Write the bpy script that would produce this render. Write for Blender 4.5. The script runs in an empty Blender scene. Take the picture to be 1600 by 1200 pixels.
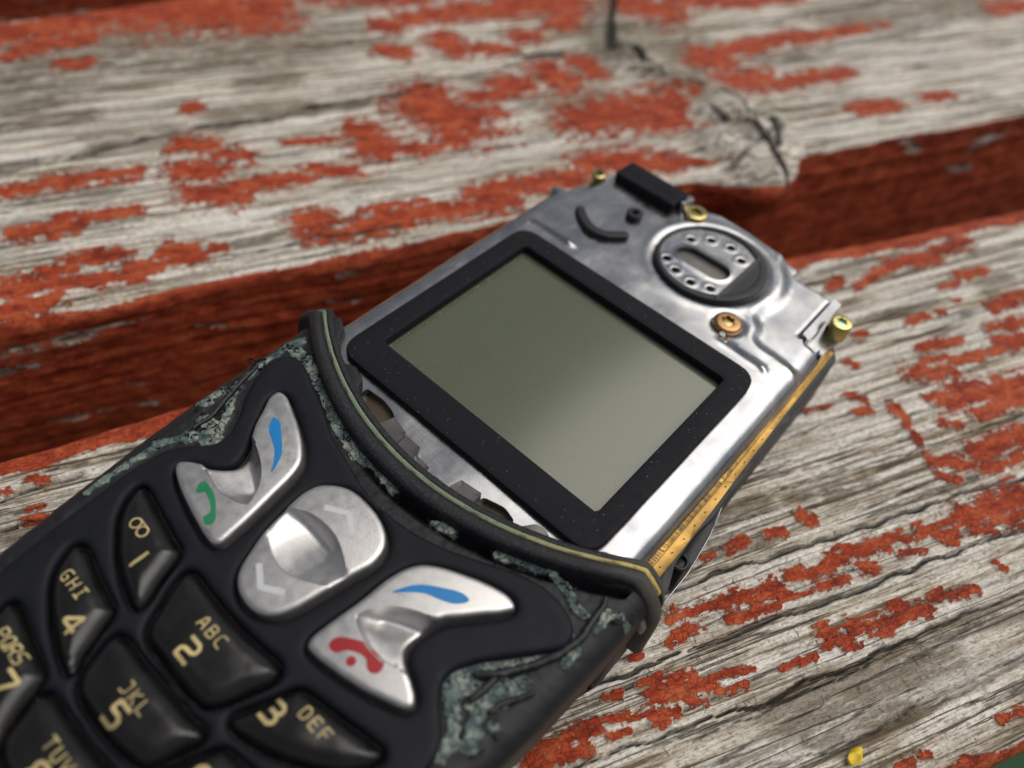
import bpy, bmesh, math, random
import numpy as np
from mathutils import Vector, Matrix
from mathutils.geometry import delaunay_2d_cdt
R = math.radians
scene = bpy.context.scene
COL = scene.collection
MM = 0.001

# ---------------------------------------------------------------- camera
TH = R(63)                       # the grain of the boards runs along world X; the phone is turned against it
PH = 0.014                       # height of the keypad face above the board
RZ = Matrix.Rotation(-TH, 4, 'Z')
cam_pos = (28.57995, -45.92492, 58.28264)          # mm, measured from the phone
cam_x = (0.73981454, 0.66841131, 0.0768165)
cam_d = (0.55499748, -0.5417375, -0.63126721)
cam_f = (-0.38033176, 0.50965362, -0.77175187)
M = Matrix.Identity(4)
for i in range(3):
    M[i][0] = cam_x[i]; M[i][1] = -cam_d[i]; M[i][2] = -cam_f[i]; M[i][3] = cam_pos[i] * MM
cd = bpy.data.cameras.new('camera'); cam = bpy.data.objects.new('camera', cd); COL.objects.link(cam)
cam.matrix_world = Matrix.Translation((0, 0, PH)) @ RZ @ M
cd.sensor_width = 36; cd.lens = 1143.95 * 36 / 1600
cd.clip_start = 0.002; cd.clip_end = 200
cd.dof.use_dof = True; cd.dof.focus_distance = 0.0725; cd.dof.aperture_fstop = 17
scene.camera = cam

# ---------------------------------------------------------------- sky and sun (bright overcast)
sun_dir = (RZ @ Vector((0.25, 0.45, 0.86))).normalized()
el = math.asin(sun_dir.z); az = math.atan2(sun_dir.x, sun_dir.y)
w = bpy.data.worlds.new('World'); scene.world = w; w.use_nodes = True
nt = w.node_tree; nt.nodes.clear()
sky = nt.nodes.new('ShaderNodeTexSky'); sky.sky_type = 'NISHITA'; sky.sun_disc = False
sky.sun_elevation = el; sky.sun_rotation = az; sky.air_density = 1.0; sky.dust_density = 4.0; sky.ozone_density = 1.0
hs = nt.nodes.new('ShaderNodeHueSaturation'); hs.inputs['Saturation'].default_value = 0.32
bg = nt.nodes.new('ShaderNodeBackground'); bg.inputs['Strength'].default_value = 0.055
wo = nt.nodes.new('ShaderNodeOutputWorld')
nt.links.new(sky.outputs[0], hs.inputs['Color']); nt.links.new(hs.outputs[0], bg.inputs[0]); nt.links.new(bg.outputs[0], wo.inputs[0])
sl = bpy.data.lights.new('sun', 'SUN'); sl.energy = 1.5; sl.angle = R(66); sl.color = (1, .94, .855)
so = bpy.data.objects.new('sun', sl); COL.objects.link(so)
so.rotation_euler = sun_dir.to_track_quat('Z', 'Y').to_euler()
scene.view_settings.view_transform = 'Standard'; scene.view_settings.look = 'None'
scene.view_settings.exposure = 0.45; scene.view_settings.gamma = 1

# ---------------------------------------------------------------- helpers
def tag(o, label=None, cat=None, group=None, kind=None):
    for k, v in (('label', label), ('category', cat), ('group', group), ('kind', kind)):
        if v: o[k] = v
    return o
def empty(name, loc=(0, 0, 0), rz=0, parent=None):
    o = bpy.data.objects.new(name, None); COL.objects.link(o); o.location = loc; o.rotation_euler = (0, 0, rz)
    o.empty_display_size = .01; o.parent = parent
    return o
def mesh_obj(name, V, F, mat, parent=None, smooth=True, attrs=None, angle=None):
    """V in mm"""
    me = bpy.data.meshes.new(name)
    V = np.asarray(V, dtype=np.float32) * MM
    F = [tuple(f) for f in F] if not isinstance(F, np.ndarray) else F
    if isinstance(F, np.ndarray):
        n, k = F.shape
        me.vertices.add(len(V)); me.vertices.foreach_set('co', V.ravel())
        me.loops.add(n * k); me.loops.foreach_set('vertex_index', F.astype(np.int32).ravel())
        me.polygons.add(n); me.polygons.foreach_set('loop_start', np.arange(0, n * k, k, dtype=np.int32))
        me.polygons.foreach_set('loop_total', np.full(n, k, dtype=np.int32))
        me.update(calc_edges=True); me.validate()
    else:
        me.from_pydata([tuple(map(float, v)) for v in V], [], F); me.update()
    if smooth:
        me.polygons.foreach_set('use_smooth', np.ones(len(me.polygons), dtype=bool))
        if angle is not None: me.set_sharp_from_angle(angle=R(angle))
    for k, a in (attrs or {}).items():
        at = me.attributes.new(k, 'FLOAT', 'POINT'); at.data.foreach_set('value', np.asarray(a, dtype=np.float32))
    me.materials.append(mat)
    o = bpy.data.objects.new(name, me); COL.objects.link(o); o.parent = parent
    return o
def hash2(ix, iy, seed):
    h = (ix.astype(np.int64) * 374761393 + iy.astype(np.int64) * 668265263 + seed * 1442695041) & 0xffffffff
    h = ((h ^ (h >> 13)) * 1274126177) & 0xffffffff
    return ((h ^ (h >> 16)) & 0xffff) / 65535.0
def perlin(x, y, seed=0):
    x0 = np.floor(x); y0 = np.floor(y); fx = x - x0; fy = y - y0
    def g(ix, iy, dx, dy):
        a = hash2(ix, iy, seed) * 2 * np.pi
        return np.cos(a) * dx + np.sin(a) * dy
    u = fx * fx * fx * (fx * (fx * 6 - 15) + 10); v = fy * fy * fy * (fy * (fy * 6 - 15) + 10)
    a = g(x0, y0, fx, fy); b = g(x0 + 1, y0, fx - 1, fy); c = g(x0, y0 + 1, fx, fy - 1); d = g(x0 + 1, y0 + 1, fx - 1, fy - 1)
    return 1.5 * ((a * (1 - u) + b * u) * (1 - v) + (c * (1 - u) + d * u) * v)
def fbm(x, y, seed=0, o=4):
    s = 0; a = 1.
    for i in range(o):
        s = s + a * perlin(x * 2 ** i, y * 2 ** i, seed + i * 17); a *= .5
    return s
def sstep(a, b, x):
    t = np.clip((x - a) / (b - a), 0, 1); return t * t * (3 - 2 * t)
def seg_dist(x, y, x1, y1, x2, y2):
    dx, dy = x2 - x1, y2 - y1; L = dx * dx + dy * dy + 1e-12
    t = np.clip(((x - x1) * dx + (y - y1) * dy) / L, 0, 1)
    return np.hypot(x - x1 - t * dx, y - y1 - t * dy)
def line_dist(x, y, P, closed=False):
    P = list(P); n = len(P); d = np.full(np.shape(x), 1e9)
    for i in range(n if closed else n - 1):
        a, b = P[i], P[(i + 1) % n]; d = np.minimum(d, seg_dist(x, y, a[0], a[1], b[0], b[1]))
    return d
def in_poly(x, y, P):
    r = np.zeros(np.shape(x), dtype=bool); n = len(P)
    for i in range(n):
        x1, y1 = P[i]; x2, y2 = P[(i + 1) % n]
        if y1 == y2: continue
        c = ((y1 > y) != (y2 > y)) & (x < (x2 - x1) * (y - y1) / (y2 - y1) + x1)
        r ^= c
    return r
def spline(P, closed=True, res=.3, rounds=None):
    """Catmull-Rom through P then even resampling"""
    P = [np.array(p[:2], float) for p in P]; n = len(P); out = []
    for i in range(n if closed else n - 1):
        if closed: p0, p1, p2, p3 = P[i - 1], P[i], P[(i + 1) % n], P[(i + 2) % n]
        else: p0, p1, p2, p3 = P[max(i - 1, 0)], P[i], P[i + 1], P[min(i + 2, n - 1)]
        L = np.linalg.norm(p2 - p1); k = max(2, int(L / .08))
        d1 = max(np.linalg.norm(p1 - p0), 1e-6) ** .5; d2 = max(L, 1e-6) ** .5; d3 = max(np.linalg.norm(p3 - p2), 1e-6) ** .5
        m1 = (p2 - p1) + d2 * ((p1 - p0) / d1 - (p2 - p0) / (d1 + d2)) if np.linalg.norm(p1 - p0) > 1e-6 else p2 - p1
        m2 = (p2 - p1) + d2 * ((p3 - p2) / d3 - (p3 - p1) / (d2 + d3)) if np.linalg.norm(p3 - p2) > 1e-6 else p2 - p1
        for j in range(k):
            t = j / k
            out.append((2*t**3-3*t*t+1)*p1 + (t**3-2*t*t+t)*m1 + (-2*t**3+3*t*t)*p2 + (t**3-t*t)*m2)
    if not closed: out.append(P[-1])
    return resample(out, closed, res)
def resample(P, closed=True, res=.3):
    P = np.array(P, float)
    Q = np.vstack([P, P[:1]]) if closed else P
    L = np.concatenate([[0], np.cumsum(np.linalg.norm(np.diff(Q, axis=0), axis=1))])
    n = max(3, int(round(L[-1] / res)))
    t = np.linspace(0, L[-1], n + (0 if closed else 1), endpoint=not closed)
    return np.stack([np.interp(t, L, Q[:, 0]), np.interp(t, L, Q[:, 1])], 1)
def rpoly(P, r, n=5):
    """polygon with rounded corners of radius r (number or list)"""
    out = []; N = len(P)
    for i in range(N):
        a, b, c = (np.array(P[j % N], float) for j in (i - 1, i, i + 1))
        rr = r[i] if isinstance(r, (list, tuple)) else r
        u = (a - b) / np.linalg.norm(a - b); v = (c - b) / np.linalg.norm(c - b)
        k = min(rr, .45 * np.linalg.norm(a - b), .45 * np.linalg.norm(c - b))
        if k < 1e-4: out.append(b); continue
        for j in range(n + 1):
            t = j / n; out.append((1-t)**2 * (b + u*k) + 2*t*(1-t) * b + t*t * (b + v*k))
    return np.array(out)
def circle(cx, cy, r, n=32):
    return np.array([(cx + r * math.cos(2*math.pi*i/n), cy + r * math.sin(2*math.pi*i/n)) for i in range(n)])
def area(P):
    x, y = np.array(P).T; return .5 * np.sum(x * np.roll(y, -1) - y * np.roll(x, -1))
def relief(name, outline, zf, mat, parent=None, holes=(), sp=.5, depth=1., rings=(.06, .15, .3, .5), extra=None, angle=50, attr=None, jitter=True):
    """solid plate seen from above: surface z = zf(x, y, distance to rim), walls of the given depth"""
    loops = [np.array(outline)] + [np.array(h) for h in holes]
    pts = []; edges = []
    for k, L in enumerate(loops):
        if (area(L) > 0) != (k == 0): L = L[::-1]
        loops[k] = L
        b = len(pts); pts += [tuple(p) for p in L]; edges += [(b + i, b + (i + 1) % len(L)) for i in range(len(L))]
    add = []
    for L in loops:
        t = np.roll(L, -1, 0) - np.roll(L, 1, 0); t /= np.linalg.norm(t, axis=1)[:, None] + 1e-9
        nrm = np.stack([-t[:, 1], t[:, 0]], 1)
        for r in rings: 
            q = L + nrm * r
            add.append((q, r))
    x0, y0 = loops[0].min(0); x1, y1 = loops[0].max(0)
    gx, gy = np.meshgrid(np.arange(x0, x1, sp), np.arange(y0, y1, sp))
    gx = gx + (np.arange(gx.shape[0]) % 2)[:, None] * sp * .5
    g = np.stack([gx.ravel(), gy.ravel()], 1)
    if extra is not None:
        keepg = np.array([(((extra - q) ** 2).sum(1)).min() > (sp * .7) ** 2 for q in g]); g = np.vstack([g[keepg], extra])
    def alld(x, y):
        d = np.full(x.shape, 1e9)
        for L in loops: d = np.minimum(d, line_dist(x, y, L, True))
        return d
    def inside(x, y):
        r = in_poly(x, y, loops[0])
        for L in loops[1:]: r &= ~in_poly(x, y, L)
        return r
    keep = []
    rmax = max(rings) if rings else 0
    for q, r in add:
        m = inside(q[:, 0], q[:, 1]) & (alld(q[:, 0], q[:, 1]) > r * .85); keep.append(q[m])
    m = inside(g[:, 0], g[:, 1]); g = g[m]; d = alld(g[:, 0], g[:, 1]); keep.append(g[d > rmax + sp * .35])
    allp = np.vstack([np.array(pts)] + keep)
    vs, es, fs, *_ = delaunay_2d_cdt([Vector(p) for p in allp], edges, [], 0, 1e-5)
    V = np.array([(v.x, v.y) for v in vs]); F = np.array([f for f in fs if len(f) == 3])
    c = V[F].mean(1); F = F[inside(c[:, 0], c[:, 1])]
    a, b, cc = V[F[:, 0]], V[F[:, 1]], V[F[:, 2]]
    s = (b - a)[:, 0] * (cc - a)[:, 1] - (b - a)[:, 1] * (cc - a)[:, 0]
    F[s < 0] = F[s < 0][:, ::-1]
    d = alld(V[:, 0], V[:, 1]); d[d < 1e-4] = 0
    z = zf(V[:, 0], V[:, 1], d)
    E = np.vstack([F[:, [0, 1]], F[:, [1, 2]], F[:, [2, 0]]])
    n = len(V); key = E[:, 0].astype(np.int64) * n + E[:, 1]; rev = E[:, 1].astype(np.int64) * n + E[:, 0]
    B = E[~np.isin(key, rev)]
    bv = np.unique(B); mp = np.full(n, -1); mp[bv] = np.arange(len(bv)) + n
    V3 = np.column_stack([V, z]); low = V3[bv].copy(); low[:, 2] -= depth
    S1 = np.column_stack([B[:, 1], B[:, 0], mp[B[:, 0]]]); S2 = np.column_stack([B[:, 1], mp[B[:, 0]], mp[B[:, 1]]])
    VV = np.vstack([V3, low]); FF = np.vstack([F, S1, S2])
    used = np.unique(FF); re = np.full(len(VV), -1); re[used] = np.arange(len(used))
    at = None
    if attr is not None:
        dd = np.concatenate([d, np.zeros(len(bv))]); at = {k: f(VV[used, 0], VV[used, 1], dd[used]) for k, f in attr.items()}
    return mesh_obj(name, VV[used], re[FF], mat, parent, True, at, angle)
def rim(r, h=None):
    """height drop of a rounded edge of radius r"""
    h = h or r
    return lambda d: -h * (1 - np.sqrt(np.clip(1 - np.clip(1 - d / r, 0, 1) ** 2, 0, 1)))
def lathe(name, prof, c, mat, parent, n=28, smooth=True, angle=35, cap=True):
    V = []; F = []
    m = len(prof)
    for i in range(n):
        a = 2 * math.pi * i / n
        V += [(c[0] + r * math.cos(a), c[1] + r * math.sin(a), c[2] + z) for r, z in prof]
    for i in range(n):
        for j in range(m - 1):
            a, b = i * m + j, ((i + 1) % n) * m + j; F.append((a, b, b + 1, a + 1))
    F.append([i * m for i in range(n)][::-1])
    if cap: F.append([i * m + m - 1 for i in range(n)])
    return mesh_obj(name, V, F, mat, parent, smooth, None, angle)
def tube(name, P, r, mat, parent, n=8, rough=0, seed=0):
    """tapered tube through 3-D points (mm)"""
    P = np.array(P, float); V = []; F = []
    L = np.concatenate([[0], np.cumsum(np.linalg.norm(np.diff(P, axis=0), axis=1))]); k = max(4, int(L[-1] / .18))
    t = np.linspace(0, L[-1], k); Q = np.stack([np.interp(t, L, P[:, i]) for i in range(3)], 1)
    for _ in range(3): Q[1:-1] = .25 * Q[:-2] + .5 * Q[1:-1] + .25 * Q[2:]
    rr = r(t / L[-1]) if callable(r) else np.full(k, r); rng = np.random.RandomState(seed)
    for i in range(k):
        T = Q[min(i+1, k-1)] - Q[max(i-1, 0)]; T /= np.linalg.norm(T) + 1e-9
        A = np.cross(T, (0, 0, 1)); A /= np.linalg.norm(A) + 1e-9; Bv = np.cross(A, T)
        for j in range(n):
            a = 2 * math.pi * j / n; q = rr[i] * (1 + rough * rng.randn() * .3)
            V.append(Q[i] + A * math.cos(a) * q + Bv * math.sin(a) * q)
    for i in range(k - 1):
        for j in range(n): F.append((i*n+j, i*n+(j+1) % n, (i+1)*n+(j+1) % n, (i+1)*n+j))
    F.append(tuple(range(n))[::-1]); F.append(tuple((k-1)*n + j for j in range(n)))
    return mesh_obj(name, V, F, mat, parent, True, None, 60)

# ---------------------------------------------------------------- materials
class NT:
    def __init__(s, name):
        s.m = bpy.data.materials.new(name); s.m.use_nodes = True; s.t = s.m.node_tree
        s.b = s.t.nodes['Principled BSDF']; s._c = None
    def n(s, typ, **kw):
        o = s.t.nodes.new('ShaderNode' + typ)
        for k, v in kw.items(): setattr(o, k, v)
        return o
    def link(s, a, b): s.t.links.new(a, b)
    def sock(s, node, i, v):
        if isinstance(v, bpy.types.NodeSocket): s.link(v, node.inputs[i])
        else: node.inputs[i].default_value = v
    def co(s, sc=(1, 1, 1), loc=(0, 0, 0)):
        """object coordinates in mm times sc"""
        if s._c is None: s._c = s.n('TexCoord').outputs['Object']
        m = s.n('Mapping'); s.link(s._c, m.inputs[0]); m.inputs['Scale'].default_value = [1000 * q for q in sc]; m.inputs['Location'].default_value = loc
        return m.outputs[0]
    def noise(s, sc, detail=4, rough=.55, loc=(0, 0, 0), dist=0):
        t = s.n('TexNoise'); s.link(s.co(sc, loc), t.inputs['Vector']); t.inputs['Scale'].default_value = 1
        t.inputs['Detail'].default_value = detail; t.inputs['Roughness'].default_value = rough; t.inputs['Distortion'].default_value = dist
        return t.outputs[0]
    def vor(s, sc, feature='DISTANCE_TO_EDGE', vec=None):
        t = s.n('TexVoronoi', feature=feature); s.link(vec or s.co(sc), t.inputs['Vector']); t.inputs['Scale'].default_value = 1
        return t.outputs[0]
    def ramp(s, f, stops, interp='LINEAR'):
        r = s.n('ValToRGB'); cr = r.color_ramp; cr.interpolation = interp
        while len(cr.elements) < len(stops): cr.elements.new(.5)
        for e, (p, c) in zip(cr.elements, stops): e.position = p; e.color = (*c, 1) if hasattr(c, '__len__') else (c, c, c, 1)
        s.link(f, r.inputs[0]); return r.outputs[0]
    def math(s, op, a, b=0., c=0., clamp=False):
        m = s.n('Math', operation=op, use_clamp=clamp)
        for i, v in enumerate((a, b, c)): s.sock(m, i, v)
        return m.outputs[0]
    def mix(s, f, a, b, mode='MIX'):
        m = s.n('Mix', data_type='RGBA', blend_type=mode)
        s.sock(m, 0, f)
        for i, v in ((6, a), (7, b)):
            if isinstance(v, bpy.types.NodeSocket): s.link(v, m.inputs[i])
            else: m.inputs[i].default_value = (*v, 1)
        return m.outputs[2]
    def attr(s, name):
        return s.n('Attribute', attribute_name=name).outputs['Fac']
    def bump(s, h, strength=1., dist=.0001, normal=None):
        b = s.n('Bump'); b.inputs['Strength'].default_value = strength; b.inputs['Distance'].default_value = dist
        s.link(h, b.inputs['Height'])
        if normal is not None: s.link(normal, b.inputs['Normal'])
        return b.outputs[0]
    def set(s, **kw):
        for k, v in kw.items():
            k = {'color': 'Base Color', 'rough': 'Roughness', 'metal': 'Metallic', 'normal': 'Normal', 'spec': 'Specular IOR Level', 'coat': 'Coat Weight', 'coatr': 'Coat Roughness', 'ior': 'IOR'}.get(k, k)
            i = s.b.inputs[k]
            if isinstance(v, bpy.types.NodeSocket): s.link(v, i)
            else: i.default_value = (*v, 1) if k == 'Base Color' else v
        return s.m
def simple(name, color, rough=.5, metal=0., var=.15, grain=3., bump=.00002, bs=.4, speck=0, spec=.5):
    t = NT(name); n = t.noise((grain,) * 3, 5, .6); n2 = t.noise((grain * .15,) * 3, 3)
    c = t.mix(t.math('MULTIPLY_ADD', n2, 2.2, -.6, True), tuple(q * (1 - var) for q in color), tuple(min(1, q * (1 + var)) for q in color))
    if speck: c = t.mix(t.math('GREATER_THAN', t.noise((grain * 2,) * 3, 2, .5), speck), c, (.3, .29, .27))
    return t.set(color=c, rough=t.math('MULTIPLY_ADD', n2, .3, rough - .15), metal=metal, normal=t.bump(n, bs, bump), spec=spec)

MAT = {}
MAT['rubber'] = simple('navy_rubber', (.0065, .0074, .0112), .6, 0, .2, 6., .00005, .45, spec=.2)
MAT['dark_rubber'] = simple('black_rubber', (.0105, .0112, .0145), .5, 0, .25, 4., .00005, .5, spec=.4)
MAT['bezel'] = simple('black_gasket_foam', (.0055, .006, .0092), .7, 0, .25, 5., .00004, .5, spec=.2)
MAT['key'] = simple('black_key_plastic', (.006, .0057, .0055), .27, 0, .3, 3., .00003, .35)
MAT['silver'] = simple('silver_key_paint', (.50, .49, .485), .33, .85, .10, 7., .00005, .45)
MAT['gold'] = simple('gold_plating', (.36, .215, .055), .42, .65, .65, 1.6, .00005, .7)
MAT['brass'] = simple('yellow_zinc_screw', (.50, .42, .18), .26, 1, .25, 2., .00002, .3)
MAT['copper'] = simple('copper_screw', (.36, .205, .10), .26, 1, .25, 2., .00002, .3)
MAT['print_gold'] = simple('gold_print', (.46, .37, .17), .5, 0, .4, 4.)
MAT['print_blue'] = simple('blue_print', (.0, .165, .44), .45, 0, .06, 3.)
MAT['print_green'] = simple('green_print', (.008, .18, .07), .45, 0, .1, 3.)
MAT['print_red'] = simple('red_print', (.30, .010, .014), .45, 0, .1, 3.)
MAT['print_grey'] = simple('grey_print', (.50, .51, .53), .5, 0, .06, 3.)
MAT['pit'] = simple('dark_recess', (.012, .011, .010), .6, 0, .3, 3.)
MAT['brown'] = simple('brown_resin_recess', (.05, .033, .02), .3, 0, .5, 1.2)
t = NT('collar_rubber'); n1 = t.noise((.3, .3, .3), 5, .65); n2 = t.noise((4, 4, 4), 4); sx = t.n('SeparateXYZ'); t.link(t.co((1, 1, 1)), sx.inputs[0])
f = t.math('MULTIPLY', t.math('MULTIPLY_ADD', sx.outputs[0], .14, -2.5, True), t.math('MULTIPLY_ADD', n1, 2., -.3, True))
MAT['collar'] = t.set(color=t.mix(f, t.mix(t.math('MULTIPLY_ADD', n2, 5., -2.4, True), (.010, .0105, .0135), (.028, .029, .033)), (.085, .078, .066)), rough=t.math('MULTIPLY_ADD', n1, .3, .42), normal=t.bump(n2, .7, .0001), spec=.3)
MAT['clip'] = simple('smoky_plastic', (.075, .072, .072), .34, 0, .25, 2.)
MAT['flange'] = simple('translucent_grey_rubber', (.14, .135, .125), .4, 0, .35, 1.5)
MAT['petal'] = simple('yellow_petal', (.72, .50, .02), .5, 0, .2, 1.)
MAT['dust'] = simple('grey_dust', (.42, .41, .40), .8)
MAT['turquoise'] = simple('turquoise_screw_core', (.30, .62, .48), .3, .8, .15, 2.)

t = NT('pressed_steel')          # sheet with a faint wavy mill finish, smudges in the gloss
n1 = t.noise((.22, .22, .22), 3, .5, dist=.6); n2 = t.noise((1.2, .5, 1), 4, .6); n3 = t.noise((7, 7, 7), 3, .6)
c = t.mix(t.math('MULTIPLY_ADD', n1, 2.4, -.7, True), (.27, .285, .315), (.47, .465, .46))
n4 = t.noise((.25, 9, 1), 4, .7); nb = t.bump(n3, .08, .00003, t.bump(n4, .10, .00004))
MAT['steel'] = t.set(color=c, metal=1., rough=t.math('MULTIPLY_ADD', n4, .16, t.math('MULTIPLY_ADD', n2, .24, .03)), normal=nb)

t = NT('grey_lcd')               # reflective LCD behind a dull polariser
n1 = t.noise((6, 6, 6), 2, .7); n2 = t.noise((.25, .25, .25), 3)
c = t.mix(n2, (.060, .072, .040), (.078, .088, .053))
c = t.mix(t.math('MULTIPLY_ADD', n1, 2.6, -.8, True), c, (.09, .102, .064))
MAT['lcd'] = t.set(color=c, rough=.155, ior=1.5, spec=.85, normal=t.bump(n1, .06, .00002))

t = NT('worn_rubber_shell')      # navy rubber whose skin has flaked off to a pale teal core
wa = t.attr('wear'); n1 = t.noise((1.6, 1.6, 1.6), 6, .65); n2 = t.noise((.8, .8, .8), 4); n3 = t.noise((5, 5, 5), 4, .7)
mk = t.math('MULTIPLY_ADD', t.math('SUBTRACT', t.math('ADD', wa, t.math('MULTIPLY', n1, 1.0)), 1.02), 8., 0., True)
teal = t.ramp(n2, [(.36, (.045, .075, .072)), (.5, (.12, .165, .155)), (.62, (.25, .285, .235))])
teal = t.mix(t.math('MULTIPLY_ADD', n3, 5., -2.9, True), teal, (.03, .035, .035))
rb = t.mix(n2, (.007, .0075, .010), (.012, .0125, .016))
nw = t.n('TexNoise'); t.link(t.co((1.2, 1.2, 1.2)), nw.inputs['Vector']); nw.inputs['Scale'].default_value = 1
va = t.n('VectorMath', operation='MULTIPLY_ADD'); t.link(nw.outputs['Color'], va.inputs[0]); va.inputs[1].default_value = (1.4, 1.4, 1.4); t.link(t.co((.85, .85, .85)), va.inputs[2])
cr = t.math('MULTIPLY_ADD', t.vor(None, vec=va.outputs[0]), -11., 1., True); teal = t.mix(t.math('MULTIPLY', cr, .75), teal, (.022, .028, .03))
hh = t.math('MULTIPLY_ADD', mk, t.math('MULTIPLY_ADD', cr, -1.4, 1.5), n3)
MAT['shell'] = t.set(color=t.mix(mk, rb, teal), rough=t.math('MULTIPLY_ADD', mk, .1, .45), normal=t.bump(hh, .7, .0001), spec=.35)

t = NT('worn_seal')              # seal line: teal rubbed down to yellow towards one end
n1 = t.noise((.12, .12, .12), 3); n2 = t.noise((3, 3, 3), 4); sx = t.n('SeparateXYZ'); t.link(t.co((1, 1, 1)), sx.inputs[0])
f = t.math('MULTIPLY_ADD', sx.outputs[0], .075, t.math('MULTIPLY_ADD', n1, .9, -1.2), True)
c = t.mix(f, (.15, .19, .13), (.46, .36, .11)); c = t.mix(t.math('MULTIPLY_ADD', n2, 4., -2.1, True), c, (.06, .07, .055))
MAT['seal'] = t.set(color=c, rough=.5, normal=t.bump(n2, .4, .00005))

t = NT('old_painted_board')      # weathered softwood with what is left of a red paint
pa, ca, sa = t.attr('paint'), t.attr('crack'), t.attr('stain')
big = t.noise((.025, .15, .15), 5, .55); g1 = t.noise((.045, 1.0, 1.0), 9, .72, dist=.25); g2 = t.noise((.11, 2.7, 2.7), 7, .72); g3 = t.noise((.02, .42, .42), 6, .6, loc=(3, 7, 0))
tr = t.noise((3.2, .75, 1), 5, .7); pn = t.noise((1.2, 1.9, 1.9), 8, .76); fi = t.noise((1.5, 4.6, 4.6), 5, .75); sp = t.noise((.35, 1.1, 1.1), 6, .7, loc=(9, 3, 1)); bl = t.noise((.14, .45, .45), 7, .7, loc=(1, 5, 2))
wood = t.ramp(g1, [(.36, (.06, .042, .025)), (.43, (.29, .23, .16)), (.48, (.62, .55, .45)), (.55, (.90, .85, .76))])
wood = t.mix(t.math('MULTIPLY', t.math('MULTIPLY_ADD', g3, 5.5, -2.5, True), .6), wood, (.91, .885, .83))
wood = t.mix(t.math('MULTIPLY', t.math('MULTIPLY_ADD', bl, 7., -3.9, True), .6), wood, (.36, .265, .155))
wood = t.mix(t.math('MULTIPLY', t.math('MULTIPLY_ADD', bl, -6., 2.3, True), .5), wood, (.74, .63, .48))
st = t.math('MULTIPLY', sa, t.math('MULTIPLY_ADD', t.math('ADD', t.math('MULTIPLY', sp, .7), t.math('MULTIPLY', g2, .5)), 7.5, -3.5, True), 0, True)
wood = t.mix(t.math('MULTIPLY', st, .72), wood, (.13, .095, .05))
lines = t.math('MULTIPLY_ADD', g2, -9., 3.95, True)
wood = t.mix(t.math('MULTIPLY', lines, .72), wood, (.06, .047, .035))
tk = t.math('MULTIPLY', t.math('MULTIPLY_ADD', tr, 13., -7.4, True), t.math('MULTIPLY_ADD', sp, 6., -2.7, True))
wood = t.mix(t.math('MULTIPLY', tk, .8), wood, (.045, .034, .024))
fk = t.math('MULTIPLY_ADD', fi, 7.5, -2.85, True)
wood = t.mix(t.math('MULTIPLY_ADD', fk, -.62, .62), wood, (.10, .082, .06))
hn = t.noise((.016, .62, .62), 4, .45, loc=(4, 2, 6)); hl = t.math('MULTIPLY_ADD', t.math('ABSOLUTE', t.math('SUBTRACT', hn, .5)), -42., 1., True)
wood = t.mix(t.math('MULTIPLY', hl, .9), wood, (.035, .027, .02))
wood = t.mix(t.math('MULTIPLY', ca, .93, 0, True), wood, (.022, .018, .014))
nv_ = t.n('TexNoise'); t.link(t.co((.9, 1.3, 1.3)), nv_.inputs['Vector']); nv_.inputs['Scale'].default_value = 1; nv_.inputs['Detail'].default_value = 5
va = t.n('VectorMath', operation='MULTIPLY_ADD'); t.link(nv_.outputs['Color'], va.inputs[0]); va.inputs[1].default_value = (1.8, 1.8, 1.8); t.link(t.co((1.0, 1.25, 1.25)), va.inputs[2])
crk = t.vor(None, vec=va.outputs[0]); cm = t.math('MULTIPLY_ADD', crk, -14., 1., True)
vc = t.n('TexVoronoi', feature='F1'); t.link(va.outputs[0], vc.inputs['Vector']); vc.inputs['Scale'].default_value = 1
cell = t.n('SeparateColor'); t.link(vc.outputs['Color'], cell.inputs[0]); cell = cell.outputs[0]
pf = t.math('ADD', pa, t.math('MULTIPLY_ADD', pn, .8, -.4)); pf = t.math('ADD', pf, t.math('MULTIPLY_ADD', cell, .42, -.21)); pf = t.math('SUBTRACT', pf, t.math('MULTIPLY', cm, .10)); pf = t.math('SUBTRACT', pf, t.math('MULTIPLY', lines, .26)); pf = t.math('ADD', pf, t.math('MULTIPLY_ADD', t.noise((.09, 2.0, 2.0), 5, .65, loc=(2, 8, 5)), 1.1, -.55))
halo = t.math('MULTIPLY_ADD', t.math('ABSOLUTE', t.math('SUBTRACT', pf, .40)), -5.5, 1., True); wood = t.mix(t.math('MULTIPLY', halo, .42), wood, (.58, .30, .21))
mk = t.math('MULTIPLY_ADD', pf, 6.5, -3.2, True)
pq = t.noise((.3, .6, .6), 8, .7)
pc = t.ramp(pq, [(.38, (.24, .028, .009)), (.5, (.47, .066, .019)), (.60, (.58, .125, .045))])
pc = t.mix(t.math('MULTIPLY', lines, .45), pc, (.09, .016, .010))
pc = t.mix(t.math('MULTIPLY', cm, .4), pc, (.075, .015, .010))
pc = t.mix(t.math('MULTIPLY', t.math('MULTIPLY_ADD', fi, -8., 3.4, True), .6), pc, (.11, .018, .010))
pc = t.mix(t.math('MULTIPLY', t.math('MULTIPLY_ADD', pn, 7., -4.2, True), .35), pc, (.55, .19, .12))
pc = t.mix(t.math('MULTIPLY', ca, .85, 0, True), pc, (.035, .010, .008))
col = t.mix(mk, wood, pc)
hw = t.math('MULTIPLY_ADD', g2, 1.3, t.math('MULTIPLY', g1, .8)); hw = t.math('SUBTRACT', hw, t.math('MULTIPLY_ADD', tk, .5, hl)); hw = t.math('MULTIPLY_ADD', fi, .6, hw)
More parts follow.
